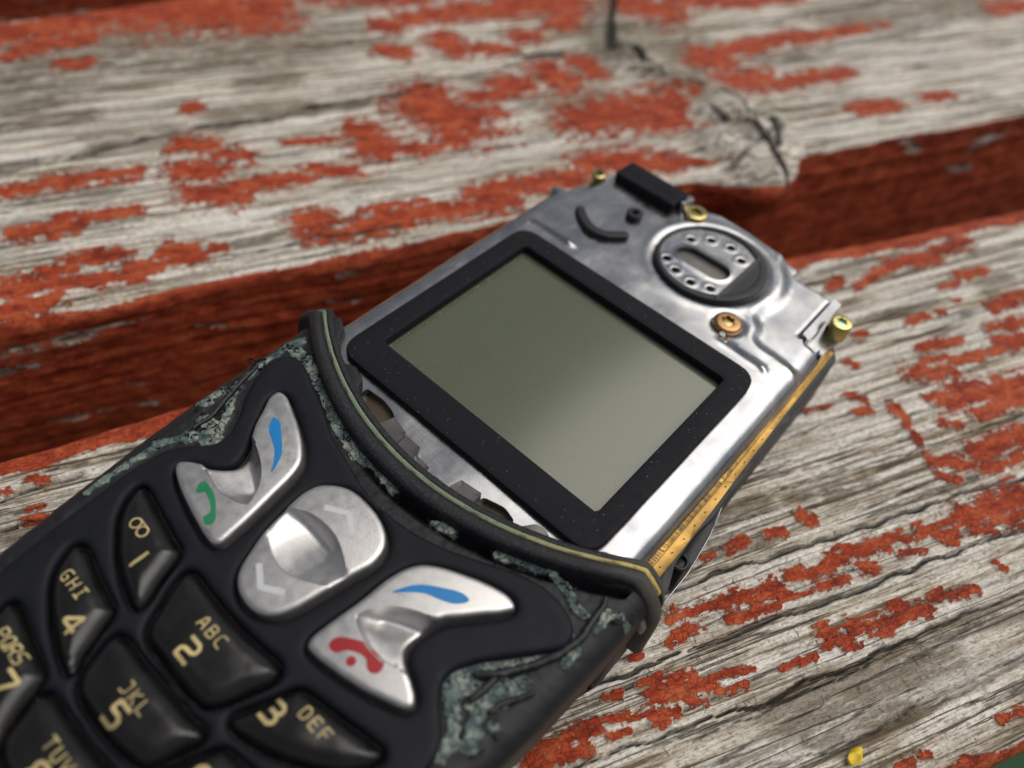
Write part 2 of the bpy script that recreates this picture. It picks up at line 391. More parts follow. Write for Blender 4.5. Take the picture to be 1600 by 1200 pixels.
hp = t.math('MULTIPLY_ADD', pn, 1.5, t.math('MULTIPLY_ADD', cm, -.6, t.math('MULTIPLY', fi, .8)))
hx = t.n('Mix', data_type='FLOAT'); t.link(mk, hx.inputs[0]); t.link(hw, hx.inputs[2]); t.link(t.math('ADD', hp, 1.3), hx.inputs[3])
MAT['board'] = t.set(color=col, rough=t.math('MULTIPLY_ADD', mk, -.2, .85), normal=t.bump(hx.outputs[0], .85, .00026), spec=.3)

t = NT('mown_grass'); n1 = t.noise((.05, .05, .05), 6, .7); n2 = t.noise((.004, .004, .004), 4)
MAT['grass'] = t.set(color=t.mix(n2, t.mix(n1, (.008, .03, .012), (.02, .065, .025)), (.015, .055, .022)), rough=.9)

# ---------------------------------------------------------------- ground far below the slats
def lawn():
    n = 24; g = np.linspace(-1, 1, n); g = np.sign(g) * np.abs(g) ** 3 * 60000
    x, y = np.meshgrid(g, g, indexing='ij'); z = -460 + fbm(x * .002, y * .002, 5, 3) * 12
    V = np.stack([x.ravel(), y.ravel(), z.ravel()], 1); i = np.arange(n * n).reshape(n, n)
    F = np.stack([i[:-1, :-1], i[1:, :-1], i[1:, 1:], i[:-1, 1:]], -1).reshape(-1, 4)
    tag(mesh_obj('lawn', V, F, MAT['grass']), 'mown green lawn far below the gaps of the boards', None, None, 'structure')
lawn()

# ---------------------------------------------------------------- the boards
PAINT_NEAR = [(2.8,-27.0,6.9,-27.1,0.8),(1.6,-29.0,4.6,-28.6,0.7),(6.9,-27.1,15.7,-28.0,0.9),(8.6,-29.2,14.3,-29.5,0.6),(15.3,-29.1,23.4,-29.8,0.2),(17.7,-27.3,22.5,-27.8,0.8),(19.7,-29.4,23.7,-29.4,0.5),(23.3,-27.2,30.2,-27.4,1.0),(25.9,-28.6,27.3,-29.5,0.8),(31.0,-27.0,34.1,-28.0,0.7),(31.4,-29.0,34.4,-29.6,0.5),(35.6,-27.7,39.7,-29.1,0.7),(37.5,-29.5,38.5,-29.9,0.5),(41.8,-27.8,51.5,-28.0,1.5),(41.9,-29.6,44.2,-30.6,0.5),(46.5,-30.1,49.6,-29.9,0.9),(9.8,-22.2,10.9,-22.3,0.4),(12.7,-22.3,15.1,-21.8,0.7),(18.2,-21.9,19.9,-22.6,0.6),(23.2,-21.1,23.8,-22.3,0.9),(-3.2,-31.8,2.4,-32.5,0.5),(-2.3,-33.2,3.3,-34.4,0.9),(4.1,-33.7,8.2,-34.3,0.3),(3.6,-35.1,6.8,-35.3,0.4),(0.5,-34.7,2.1,-35.4,0.3),(-3.7,-34.7,-0.9,-35.3,0.6),(-3.6,-35.6,-2.1,-35.9,0.4),(-7.6,-33.6,-4.0,-34.6,0.4),(-6.9,-31.8,-5.4,-32.0,0.4),(-8.0,-35.1,-6.2,-35.2,0.4),(-13.5,-33.9,-9.2,-33.8,0.8),(-15.6,-34.7,-10.5,-35.3,0.9),(11.1,-35.3,15.0,-35.4,0.4),(17.4,-33.4,19.4,-35.4,0.7),(16.4,-35.0,17.2,-34.9,0.3),(20.7,-34.2,23.6,-34.6,0.7),(24.0,-35.0,30.0,-35.1,0.8),(26.2,-33.8,28.0,-34.1,0.5),(31.2,-34.4,36.6,-35.2,0.6),(41.3,-33.5,41.8,-34.4,0.4),(29.0,-46.9,32.0,-47.0,0.4),(19.2,-46.6,20.0,-46.9,0.3),(16.3,-46.6,18.0,-46.7,0.2),(-3.0,-29.3,-1.9,-29.2,0.3),(55.3,8.8,63.5,10.9,0.8),(63.9,11.4,72.5,10.7,1.2),(73.8,12.1,80.4,12.1,1.3),(73.1,6.4,78.3,6.1,0.8),(68.4,5.0,71.9,5.1,0.6),(73.1,-0.7,80.2,-0.1,1.2),(69.1,-3.9,76.0,-4.2,0.9),(57.5,0.5,61.3,0.7,0.7),(63.5,1.1,64.9,0.6,0.5),(51.2,10.0,53.4,10.5,0.8),(68.1,2.1,69.1,2.1,0.4),(56.1,-4.2,62.8,-4.7,1.0),(51.1,-7.5,57.3,-9.2,1.3),(54.9,-6.1,58.6,-6.8,0.6),(58.8,-7.6,72.0,-8.0,0.9),(68.1,-6.4,73.0,-7.1,0.8),(52.9,-12.6,65.8,-14.1,1.9),(49.8,-15.6,51.6,-16.8,0.7),(50.3,-11.4,52.6,-12.5,0.5),(55.3,-15.9,63.8,-16.0,1.2),(45.0,-11.4,45.2,-13.5,0.8),(44.9,-13.8,44.4,-17.2,0.6),(40.3,-8.2,42.0,-9.2,0.6),(39.5,-10.9,41.6,-11.1,0.5),(43.8,-3.2,44.8,-4.0,0.6),(48.4,0.6,50.1,0.6,0.7),(33.2,-8.5,37.1,-8.9,0.3),(43.7,-19.8,48.4,-22.3,0.8),(49.8,-20.9,59.0,-20.7,1.5),(43.2,-22.1,45.2,-23.3,0.6),(49.1,-23.3,56.0,-23.6,0.7),(41.4,-27.7,51.0,-28.5,1.0),(35.4,-27.2,39.3,-27.7,0.4),(-56.4,10.8,-55.2,9.9,0.7),(-59.7,9.9,-59.0,9.7,0.5),(-56.7,6.6,-55.7,6.4,0.3),(-57.2,5.2,-55.5,4.8,0.5)]
PAINT_FAR = [(-63.8,115.1,-38.4,117.4,3.8),(-38.4,117.4,-15.9,113.7,5.6),(-32.6,121.3,-12.4,119.2,3.5),(-63.4,106.4,-57.7,107.6,1.7),(-58.3,110.2,-49.0,109.5,1.6),(-52.9,101.1,-49.2,100.9,1.6),(-3.4,117.2,16.6,113.4,2.6),(12.8,105.1,22.9,106.0,2.5),(25.4,107.0,35.8,105.0,2.9),(6.6,104.8,8.8,103.0,2.1),(5.4,94.1,8.0,92.9,2.2),(17.5,95.6,18.8,91.2,2.8),(22.4,91.8,29.0,89.0,1.8),(-34.7,70.9,-32.1,69.3,1.9),(-30.0,65.9,-26.1,64.9,1.6),(-35.7,63.3,-32.0,61.9,2.4),(-35.3,57.2,-29.1,54.3,2.0),(-28.8,56.7,-19.4,56.9,1.8),(-16.5,58.8,-10.7,56.4,1.4),(-18.6,66.8,-11.2,66.0,1.1),(-6.4,67.8,-4.7,61.4,2.8),(-1.0,60.5,2.6,59.5,1.7),(6.7,73.2,11.0,65.6,5.0),(5.6,59.8,11.6,62.3,2.1),(16.0,73.2,20.5,73.3,2.1),(14.8,67.9,19.0,67.5,1.6),(-33.4,81.6,-31.9,81.2,1.2),(-61.8,64.5,-56.2,64.0,1.3),(-55.8,65.1,-43.2,64.4,1.5),(-53.6,55.4,-43.7,55.0,1.1),(-59.8,53.4,-52.0,53.4,1.3),(-54.9,51.9,-53.7,51.7,0.7),(-20.1,45.4,-17.2,45.4,1.9),(-20.8,41.9,-15.2,41.4,1.1),(-13.6,42.1,-7.2,41.9,1.9),(-11.6,46.3,-1.4,46.0,0.8),(-9.3,43.3,11.6,41.7,1.7),(6.5,45.6,13.1,45.6,1.8),(-40.1,44.3,-36.7,44.0,1.2),(-49.2,46.5,-45.9,45.9,0.8),(-33.7,43.2,-32.8,43.3,0.9),(-60.5,43.0,-54.3,42.1,1.6),(-56.5,45.1,-52.1,44.3,0.6),(-51.7,46.1,-45.4,45.3,1.1),(-54.0,42.0,-43.4,40.8,1.2),(-45.5,43.4,-41.5,42.7,0.6),(-39.6,44.6,-35.5,42.5,1.2),(-43.3,42.2,-35.6,42.2,0.9),(-34.6,43.0,-32.5,42.6,0.7),(-60.8,38.5,-54.3,39.4,1.2),(-20.5,41.8,-15.4,40.9,1.0),(36.9,107.9,49.9,105.5,4.2),(63.9,102.8,70.6,98.2,4.1),(74.6,102.4,91.8,99.1,2.1),(93.4,98.8,107.5,97.9,1.6),(72.2,78.4,96.3,82.1,2.3),(69.1,67.0,75.9,66.8,3.6),(80.0,64.6,95.7,65.0,2.0),(93.0,79.8,113.9,81.6,1.9),(119.1,82.2,120.7,81.9,1.4),(90.2,51.6,97.1,51.2,2.2),(68.4,78.5,70.7,74.6,3.2),(33.2,61.8,55.0,61.8,4.5),(46.0,58.2,55.8,53.6,2.9),(33.2,80.2,35.6,74.7,3.0),(41.9,80.9,42.8,76.8,2.4),(23.5,76.2,25.9,75.7,2.9),(33.6,93.6,35.6,93.2,2.4),(44.0,97.3,47.3,99.7,2.5),(157.0,83.1,164.9,83.4,2.7),(106.9,52.0,112.1,52.0,1.5),(29.2,48.9,48.2,43.0,2.9),(13.1,45.6,24.6,45.4,2.2),(52.1,45.0,53.3,43.7,1.8)]
CRACK_NEAR = [(0.35,1.4,[(1.8,-24.1),(6.3,-24.5),(11.7,-24.2),(17.5,-24.7),(23.2,-24.7),(31.3,-25.1),(40.1,-25.1),(47.0,-25.2),(53.7,-25.9),(61.4,-25.9)]),(0.32,1.5,[(-10.3,-30.7),(-7.9,-30.4),(-3.5,-30.5),(0.8,-30.5),(1.8,-30.5),(4.9,-30.6),(13.5,-30.7),(18.5,-31.1),(26.5,-31.0),(34.9,-31.0),(41.5,-31.1),(47.8,-31.6),(57.1,-32.0)]),(0.26,1.2,[(-12.8,-36.5),(-11.6,-36.4),(-6.3,-36.5),(-1.0,-36.8),(3.7,-37.1),(7.4,-37.6),(12.7,-37.1),(17.4,-37.6),(22.5,-37.3),(29.3,-37.2),(35.1,-37.2),(41.7,-37.5),(50.3,-38.1)]),(0.16,0.5,[(-0.8,-38.0),(1.1,-38.1),(6.3,-38.3),(8.6,-37.9),(12.0,-38.0),(18.9,-38.1),(22.8,-36.9)]),(0.14,0.5,[(9.9,-42.9),(16.7,-43.2),(27.3,-42.9),(36.4,-42.7)]),(0.1,0.4,[(1.2,-42.1),(5.5,-42.4),(12.3,-43.3),(20.2,-43.3),(31.3,-43.7)]),(0.1,0.35,[(14.0,-17.2),(19.8,-17.6),(26.2,-17.5),(32.8,-17.5)]),(0.1,0.35,[(5.6,-23.2),(11.0,-22.8),(14.6,-22.0)]),(0.1,0.3,[(11.9,-34.1),(19.7,-34.5),(27.6,-34.6),(36.1,-34.4)]),(0.1,0.3,[(21.9,-36.6),(28.3,-38.4),(34.5,-38.4)]),(0.16,0.6,[(20.1,-17.6),(30.4,-17.9),(41.3,-18.1),(51.1,-18.2),(61.5,-18.3)]),(0.1,0.35,[(20.9,-14.4),(32.8,-14.6),(43.9,-15.1)]),(0.1,0.3,[(39.8,-8.9),(49.7,-8.2),(58.0,-8.5)]),(0.1,0.3,[(50.3,3.0),(59.4,3.3),(68.7,3.2)]),(0.1,0.3,[(17.2,-19.6),(25.7,-19.5),(32.2,-20.2)]),(0.22,0.7,[(-59.7,8.8),(-57.6,9.2),(-54.5,9.4),(-51.7,9.3)]),(0.25,0.8,[(-59.5,4.5),(-57.0,4.8),(-55.7,4.6)]),(0.15,0.5,[(-58.3,6.5),(-56.2,6.4),(-55.2,6.5)]),(0.12,0.4,[(-58.0,11.3),(-54.5,11.6),(-51.2,11.1)])]
CRACK_FAR = [(0.9,2.6,[(-64.6,68.7),(-62.0,69.3),(-54.0,70.2),(-47.0,72.1),(-41.2,73.4),(-33.6,74.5),(-25.8,74.6),(-20.5,74.3),(-14.1,76.4),(-5.9,77.2),(3.1,77.4),(13.3,80.3),(23.8,82.3),(30.8,84.6),(38.4,84.3)]),(1.6,2.6,[(63.1,109.6),(56.6,97.8),(50.4,85.8),(52.9,82.5),(52.5,75.9)]),(1.2,2.0,[(52.5,75.9),(55.9,71.3),(61.2,65.1),(65.1,59.4),(65.7,52.3),(63.8,47.3),(60.8,41.8)]),(0.5,1.0,[(63.8,47.3),(62.0,49.9),(58.9,49.6)]),(0.5,0.8,[(-62.5,82.5),(-55.5,83.8),(-49.1,83.8)]),(0.5,1.0,[(-23.7,41.1),(-18.9,41.6),(-14.4,40.7),(-7.0,40.6)]),(0.5,0.8,[(-28.7,95.2),(-16.9,96.3),(-1.0,98.1)]),(0.6,1.0,[(74.8,88.1),(102.2,90.4),(132.9,93.1)]),(0.5,0.8,[(72.0,70.3),(85.5,72.7),(109.7,76.3),(151.0,79.1)]),(0.6,1.0,[(28.7,86.4),(38.3,85.7),(49.5,84.7)]),(0.5,0.8,[(90.0,46.4),(107.5,43.3),(125.3,43.9)]),(0.4,0.6,[(-61.4,52.4),(-53.2,52.3),(-42.5,52.4)]),(0.4,0.6,[(-63.2,100.5),(-52.9,102.9),(-41.0,102.7)])]
STAIN_NEAR = [(8.1,-38.7,16.3,-39.0,1.6),(16.5,-38.8,29.1,-39.8,1.4),(10.0,-41.9,20.4,-43.1,0.8),(28.9,-37.7,40.5,-38.7,0.8),(11.5,-21.9,16.8,-22.2,0.9),(28.5,-19.4,33.9,-19.4,1.2),(23.3,-19.0,25.7,-19.5,0.8),(14.3,-18.0,19.8,-18.2,0.8),(75.2,2.4,80.1,3.8,1.4),(-58.0,9.4,-51.7,9.3,0.5),(-59.5,4.4,-56.2,4.1,1.0),(-54.5,12.1,-51.2,11.1,0.4)]
STAIN_FAR = [(-63.1,97.1,-42.1,103.0,8.2),(-42.1,103.0,-6.3,103.3,7.6),(-48.4,73.3,-35.7,74.0,2.4),(-62.5,82.5,-49.1,83.3,1.4),(-23.9,88.2,-15.4,87.4,2.2),(-57.5,61.9,-46.6,60.6,1.6),(-28.2,76.2,-17.0,78.8,3.0),(52.3,98.7,52.1,85.5,9.4),(66.0,86.9,61.2,70.1,7.4),(109.2,87.4,147.8,86.7,5.8),(28.1,68.1,38.6,69.1,4.2),(82.0,73.5,90.0,73.2,2.4)]
BARE_FAR = [(48.5,39.1,62.6,39.3,3.4),(54.8,48.5,70.5,45.6,5.5)]
BARE_WALL = [(-62.9,-5.1,-52.3,-4.4,1.3),(-64.2,-8.3,-59.9,-7.9,1.1),(-38.3,-7.3,-31.9,-10.1,0.6),(-50.6,-15.7,-48.1,-16.8,0.4),(-62.5,-20.1,-48.3,-21.1,0.9),(-50.8,-3.5,-42.9,-4.0,0.5),(-17.6,-3.1,-14.2,-3.0,0.8),(-19.8,-7.6,-14.7,-8.9,0.7),(93.2,-1.0,98.7,-4.2,1.5),(110.8,-10.8,118.0,-12.1,1.5),(114.3,-6.0,122.9,-3.7,1.9)]
CRACK_FAR += [(.8, 2.2, [(59.3,36),(59.6,44),(59.2,52),(58,58)]), (.5, 1.4, [(52,41.5),(56,43),(62,44.5),(67,44)])]  # XTRA
def strokes(u, v, L, wk=1.2):
    """how deep inside the nearest stroke a point lies: 1 on its axis, 0 at its rim, negative outside"""
    f = np.full(u.shape, -2.0)
    for x1, y1, x2, y2, w in L:
        m = (u > min(x1, x2) - 3*w - 2) & (u < max(x1, x2) + 3*w + 2) & (v > min(y1, y2) - 3*w - 1) & (v < max(y1, y2) + 3*w + 1)
        if not m.any(): continue
        d = seg_dist(u[m], v[m], x1, y1, x2, y2)
        f[m] = np.maximum(f[m], 1 - d / max(w * wk, .45))
    return f
def cracks(u, v, L, seed):
    depth = np.zeros(u.shape); dark = np.zeros(u.shape); lip = np.zeros(u.shape)
    wob = perlin(u * .35, v * .05 + seed, seed) * .35 + perlin(u * 1.1, v * .1, seed + 1) * .05
    for wd, dp, P in L:
        xs = [p[0] for p in P]; ys = [p[1] for p in P]
        m = (u > min(xs) - 4) & (u < max(xs) + 4) & (v > min(ys) - 4) & (v < max(ys) + 4)
        if not m.any(): continue
        d = line_dist(u[m], v[m] + wob[m], P)
        wv = np.maximum(wd, .2) * (.75 + .5 * perlin(u[m] * .25, v[m] * .05, seed + 3))
        prof = np.clip(1 - d / np.maximum(wv, .05), 0, 1)
        depth[m] = np.maximum(depth[m], dp * .6 * prof ** .8); dark[m] = np.maximum(dark[m], np.clip(1.25 - d / np.maximum(wv, .05), 0, 1) * min(1, .35 + dp))
        lip[m] = np.maximum(lip[m], np.exp(-(np.maximum(d - wv, 0) / 1.1)) * min(dp, .8) * .3)
    return depth, dark, lip
def board(name, parent, v0, v1, thick, us, dv, r, lo, hi, fields, top=0.):
    """closed bar along u; the section is sampled round the two eased edges; w unrolls the surface"""
    sec = []          # -, v, z, nv, nz
    dz = max(dv, .4)
    for z in np.arange(-thick, -r, dz): sec.append((0, v0, z, -1, 0))
    for a in np.linspace(0, math.pi / 2, 8): sec.append((0, v0 + r - r * math.cos(a), -r + r * math.sin(a), -math.cos(a), math.sin(a)))
    for v in np.arange(v0 + r + dv, v1 - r, dv): sec.append((0, v, 0, 0, 1))
    for a in np.linspace(math.pi / 2, 0, 8): sec.append((0, v1 - r + r * math.cos(a), -r + r * math.sin(a), math.cos(a), math.sin(a)))
    for z in np.arange(-r - dz, -thick, -dz): sec.append((0, v1, z, 1, 0))
    sec.append((0, v1, -thick, 0, -1))
    S = np.array(sec, float); n = len(S); m = len(us)
    U, _ = np.meshgrid(us, S[:, 0], indexing='ij')
    v, z, nv, nz = (np.broadcast_to(S[:, i], (m, n)) for i in (1, 2, 3, 4))
    W = np.where(v < (v0 + v1) / 2, v + z, v - z)
    h, paint, crack, stain = fields(U, W, z, nv)
    wl = np.exp(-np.maximum(v - v0, 0) / 5.); wh = np.exp(-np.maximum(v1 - v, 0) / 5.)
    vv = v + nv * h + lo(U, z) * wl + hi(U, z) * wh; zz = z + nz * h + top
    V = np.stack([U, vv, zz], -1).reshape(-1, 3)
    i = np.arange(m * n).reshape(m, n)
    F = np.stack([i[:-1, :-1], i[1:, :-1], i[1:, 1:], i[:-1, 1:]], -1).reshape(-1, 4)
    Fb = np.stack([i[:-1, -1], i[1:, -1], i[1:, 0], i[:-1, 0]], -1)
    caps = []
    for row, flip in ((0, False), (m - 1, True)):       # close the ends with a fan of quads folded across the section
        a = i[row]; k = n // 2
        q = np.stack([a[:k - 1], a[1:k], a[::-1][1:k], a[::-1][:k - 1]], -1); caps.append(q[:, ::-1] if flip else q)
    F = np.vstack([F, Fb] + caps)
    return mesh_obj(name, V, F, MAT['board'], parent, True, {'paint': paint.ravel(), 'crack': crack.ravel(), 'stain': stain.ravel()}, 60)
def grow(a, b, step, out):
    c = np.arange(a, b, step); s = step; lo = [a]; hi = [b]
    while lo[-1] > -out: s *= 1.35; lo.append(lo[-1] - s)
    s = step
    while hi[-1] < out + 60: s *= 1.35; hi.append(hi[-1] + s)
    return np.concatenate([lo[:0:-1], c, hi])
def grain(u, v, seed):
    warp = perlin(u * .012, v * .03, seed) * 1.6 + perlin(u * .06, v * .15, seed + 1) * .35
    ring = perlin(u * .006, (v + warp) * .62, seed + 2) * .22 + perlin(u * .02, (v + warp) * 1.7, seed + 3) * .13
    fine = perlin(u * .06, (v + warp * .5) * 4.2, seed + 4) * .06 + fbm(u * .5, v * 1.1, seed + 5, 3) * .05
    return ring + fine
def paintfield(u, v, L, seed, bias=-1.9, k=1., wk=1.2):
    f = np.maximum(strokes(u, v, L, wk), bias)
    rest = np.maximum(sstep(-72, -80, u), sstep(118, 135, u) if wk < 1.4 else sstep(190, 215, u))      # the boards' ends, flaked alike
    f = np.where(rest > 0, np.maximum(f, (perlin(u * .035, v * .16, seed + 7) * 2.2 - .55) * rest - 2 * (1 - rest)), f)
    nz = perlin(u * .42, v * .7, seed) * .6 + perlin(u * 1.1, v * 1.6, seed + 1) * .5 + perlin(u * 2.2, v * 3.2, seed + 2) * .42 + perlin(u * .9, v * 4.6, seed + 3) * .25
    nz = nz + sstep(.22, .6, perlin(u * .07, v * 1.7, seed + 9)) * 1.25 * sstep(-1.7, -.5, f) * sstep(-.1, .35, perlin(u * .06, v * .22, seed + 10))
    return np.clip(.5 + .75 * k * (f - .05) + nz * .55 * k, -.6, 1.5)
def f_near(u, w, z, nv):
    h = grain(u, w, 11); dep, dark, lip = cracks(u, w, CRACK_NEAR, 40)
    p = paintfield(u, w, PAINT_NEAR, 60)
    edge = np.clip(sstep(12.2, 13.8, w + np.clip(-u * .02, -.3, 1.) + perlin(u * .12, w * .2, 3) * .9) + sstep(-48.0, -50.0, w + perlin(u * .15, w * .2, 4) * 1.2), 0, 1)
    p = np.maximum(p, edge * 1.6 - .5 + perlin(u * .5, w * 1.2, 9) * .25); p = p - sstep(.45, .9, dark) * .8
    pm = sstep(.42, .58, p); curl = np.exp(-((p - .58) / .10) ** 2)
    st = np.clip(strokes(u, w, STAIN_NEAR) * .9 + .55 + fbm(u * .12, w * .4, 70, 3) * .5, 0, 1) + .35 * sstep(.1, .7, perlin(u * .02, w * .13, 71))
    st += .8 * sstep(-30, -42, w) * sstep(-.3, .5, perlin(u * .03, w * .2, 72)) * .5
    return h * (1 - .35 * pm) + lip - dep + pm * .19 + curl * .12, p, dark, np.clip(st, 0, 1)
KN = [(52.9, 82.5), (52.5, 75.9), (55.9, 71.3), (61.2, 65.1), (65.1, 59.4), (64.5, 50.3), (61, 41)]
LOBES = [(56., 46.5, 5., 2.2), (62.5, 48., 4.6, 2.6), (56.5, 38.5, 4.4, 1.6), (64., 41.5, 4.5, 1.6), (60., 58., 4., 1.4), (54., 78., 4.5, 1.6)]
def f_far(u, w, z, nv):
    dk = line_dist(u, w, KN)                                  # the branch knot that runs through the board to its edge
    bend = np.exp(-(dk / 9.) ** 2)
    h = grain(u + bend * 3, w + bend * 2.5 * np.sin(u * .25), 111) * 1.5 + np.exp(-(dk / 5.5) ** 2) * (1.4 + 1.1 * perlin(u * .22, w * .22, 33)) * (np.minimum(w, 84) > 30)
    for x, y, rr, k in LOBES: h = h + k * np.exp(-(np.hypot(u - x, (w - y) * .9) / rr) ** 4)
    dep, dark, lip = cracks(u, w, CRACK_FAR, 140)
    p = paintfield(u, w, PAINT_FAR, 160, wk=1.5)
    rim_ = perlin(u * .1, w * .2, 13) * 1.6
    p = p - 1.4 * np.clip(strokes(u, w, BARE_FAR + [(x - 1, y, x + 1, y, rr) for x, y, rr, k in LOBES]) + .35, 0, 1)
    wall = sstep(37.6, 36.2, w + rim_ * .4) + sstep(118.5, 121, w)
    wz = w - 37.
    wp = 1.25 - .85 * np.clip(strokes(u, wz, BARE_WALL) + .15 + perlin(u * .2, w * .6, 14) * .4, 0, 1) + perlin(u * .15, w * .4, 15) * .25 + perlin(u * .5, w * 1.1, 16) * .15
    p = np.where(wall > .02, np.maximum(p * (1 - wall), 0) + wall * wp, p); p = p - sstep(.45, .9, dark) * .7
    pm = sstep(.42, .58, p); curl = np.exp(-((p - .58) / .12) ** 2)
    st = np.clip(strokes(u, w, STAIN_FAR) * 1.0 + .45 + fbm(u * .05, w * .3, 170, 3) * .7, 0, 1) + .4 * sstep(.0, .6, perlin(u * .012, w * .12, 171))
    return h * (1 - .3 * pm) + lip * 1.5 - dep + pm * .22 + curl * .14, p, dark, np.clip(st, 0, 1)
def f_third(u, w, z, nv):
    return grain(u, w, 211), np.clip(1. + perlin(u * .1, w * .3, 214) * .9, -.5, 1.5), np.zeros(u.shape), np.clip(perlin(u * .05, w * .2, 215), 0, 1)
top = tag(empty('wooden_tabletop', (0, 0, -.034)), 'weathered grey boards with peeling red paint under the phone', 'tabletop')
zero = lambda u, z: np.zeros(u.shape)
E1 = np.array([(-300, -1), (-80, -3.2), (-60, -2.3), (-39, .1), (0, 1.0), (52, 2.0), (98, 1.3), (300, 0)])
E2 = np.array([(-300, 0), (-61, -1.2), (-14, -.1), (30, 2.6), (44, 3.2), (67, 4.2), (78, 4.9), (124, 5.8), (400, 6)])
smooth_edge = lambda E, k: (lambda u, z: np.interp(u, E[:, 0], E[:, 1]) + perlin(u * .05, z * .06, k) * .5 + perlin(u * .21, z * .25, k + 1) * .22)
board('plank', top, -49.8, 16.2, 34, grow(-76, 92, .2, 260), .2, 1.6, lambda u, z: perlin(u * .05, z * .05, 7) * .5, smooth_edge(E1, 21), f_near, 34)
KB = np.array([(-300, 0), (45, 0), (49, -2.6), (53, -6.), (58, -6.8), (63, -4.8), (67, -.4), (70, 0), (400, 0)])
far_lo = lambda u, z: smooth_edge(E2, 25)(u, z) + np.interp(u, KB[:, 0], KB[:, 1]) * sstep(-13, -2, z)
board('plank', top, 37., 121., 34, grow(-80, 190, .36, 330), .36, 2.2, far_lo, lambda u, z: perlin(u * .05, z * .05, 8) * .6 + np.clip((u + 64) * .17, -4, 22), f_far, 34)
board('plank', top, 158., 240., 34, grow(-150, 330, 2.5, 400), 2., 2.2, zero, zero, f_third, 34)
pt = []
for k in range(14):
    a = 2 * math.pi * k / 14; pt.append((1.15 * math.cos(a) * (1 + .25 * math.cos(2 * a + .6)), .8 * math.sin(a) * (1 + .15 * math.sin(3 * a))))
V = [(x * .75, y * .75, .45 + .16 * x * x - .12 * y + .1 * x) for x, y in pt] + [(0, 0, .28)] + [(x * .72, y * .72, .38 + .16 * x * x - .12 * y + .1 * x) for x, y in pt]
F = [(14, k, (k + 1) % 14) for k in range(14)] + [(k, 15 + k, 15 + (k + 1) % 14, (k + 1) % 14) for k in range(14)] + [tuple(15 + k for k in range(14))[::-1]]
pe = mesh_obj('flower_petal', V, F, MAT['petal']); pe.location = (.0128, -.0445, 0); pe.rotation_euler = (0, 0, .5)
tag(pe, 'tiny yellow petal lying near the outer edge of the front board', 'petal')

# ---------------------------------------------------------------- the phone
ph = tag(empty('mobile_phone', (0, 0, PH), -TH), 'dismantled black mobile phone with bare screen module and worn rubber keypad', 'mobile phone')
WEAR = [(0.32,[(11.5,-22.2),(13.6,-21.1),(16.0,-20.1),(18.0,-20.3),(19.3,-21.0),(20.4,-21.0)]),(0.44,[(20.6,-23.6),(21.2,-23.7)]),(0.44,[(19.2,-27.1),(20.2,-25.3)]),(0.6,[(16.6,-30.1),(18.9,-27.6)]),(0.52,[(15.5,-32.0),(16.6,-30.1)]),(0.4,[(15.6,-32.8),(17.1,-33.5),(18.3,-34.4),(19.3,-35.7),(19.4,-36.9)]),(0.6,[(16.6,-32.6),(18.2,-31.6)]),(0.44,[(19.5,-29.7),(20.4,-28.7)]),(0.64,[(18.9,-32.5),(19.7,-29.9)]),(0.56,[(19.5,-33.1),(20.4,-34.7)]),(0.28,[(20.5,-32.8),(21.1,-32.7)]),(0.14,[(21.8,-25.4),(22.0,-23.8)]),(0.14,[(22.0,-21.4),(21.9,-19.5)]),(0.24,[(23.7,-19.0),(23.9,-18.9)]),(0.24,[(22.6,-19.3),(22.7,-18.9)]),(0.35,[(-20.4,-20.2),(-17.5,-19.9),(-14.4,-21.1),(-11.2,-22.3),(-7.8,-23.5),(-5.1,-24.1)]),(0.4,[(-21.1,-20.0),(-20.2,-18.6)]),(0.26,[(-20.7,-23.7),(-20.7,-20.5)]),(0.22,[(-19.7,-27.3),(-20.7,-23.7)]),(0.31,[(-18.3,-29.1),(-19.5,-27.5)]),(0.26,[(-16.3,-31.4),(-17.9,-29.1)]),(0.57,[(-17.8,-33.6),(-15.8,-32.3)]),(0.53,[(-18.4,-31.5),(-17.1,-31.4)]),(0.44,[(-20.5,-30.6),(-20.4,-28.4)]),(0.31,[(-19.1,-36.3),(-17.7,-33.6)]),(0.18,[(-19.0,-39.5),(-18.9,-36.4)]),(0.13,[(-18.8,-43.2),(-19.0,-39.5)]),(0.42,[(-20.0,-19.8),(-18.1,-19.8),(-14.9,-20.9),(-11.2,-22.1),(-7.4,-23.5),(-5.1,-23.8),(-2.9,-23.6),(0.1,-23.9)]),(0.26,[(5.3,-23.9),(7.1,-23.2)])]
STRIPS = [(0.36,[(17.3,-30.9),(18.4,-29.9),(19.1,-28.8),(20.2,-27.1),(21.1,-25.1),(21.6,-22.9),(21.3,-21.2),(21.2,-19.4),(20.9,-18.7)]),(0.32,[(18.3,-32.7),(18.5,-31.7),(18.6,-29.7)]),(0.28,[(20.1,-32.2),(20.2,-31.1),(20.8,-30.2),(21.6,-28.7)]),(0.26,[(-18.2,-32.9),(-18.2,-31.0),(-18.9,-29.0),(-19.5,-27.1),(-20.5,-24.0)]),(0.26,[(-11.8,-21.1),(-8.3,-22.3),(-5.2,-23.3),(-3.0,-23.0)])]
ARC = [(0.57,[(-14.9,22.8),(-13.3,21.6),(-11.4,20.8),(-9.4,21.2),(-7.6,22.9)])]
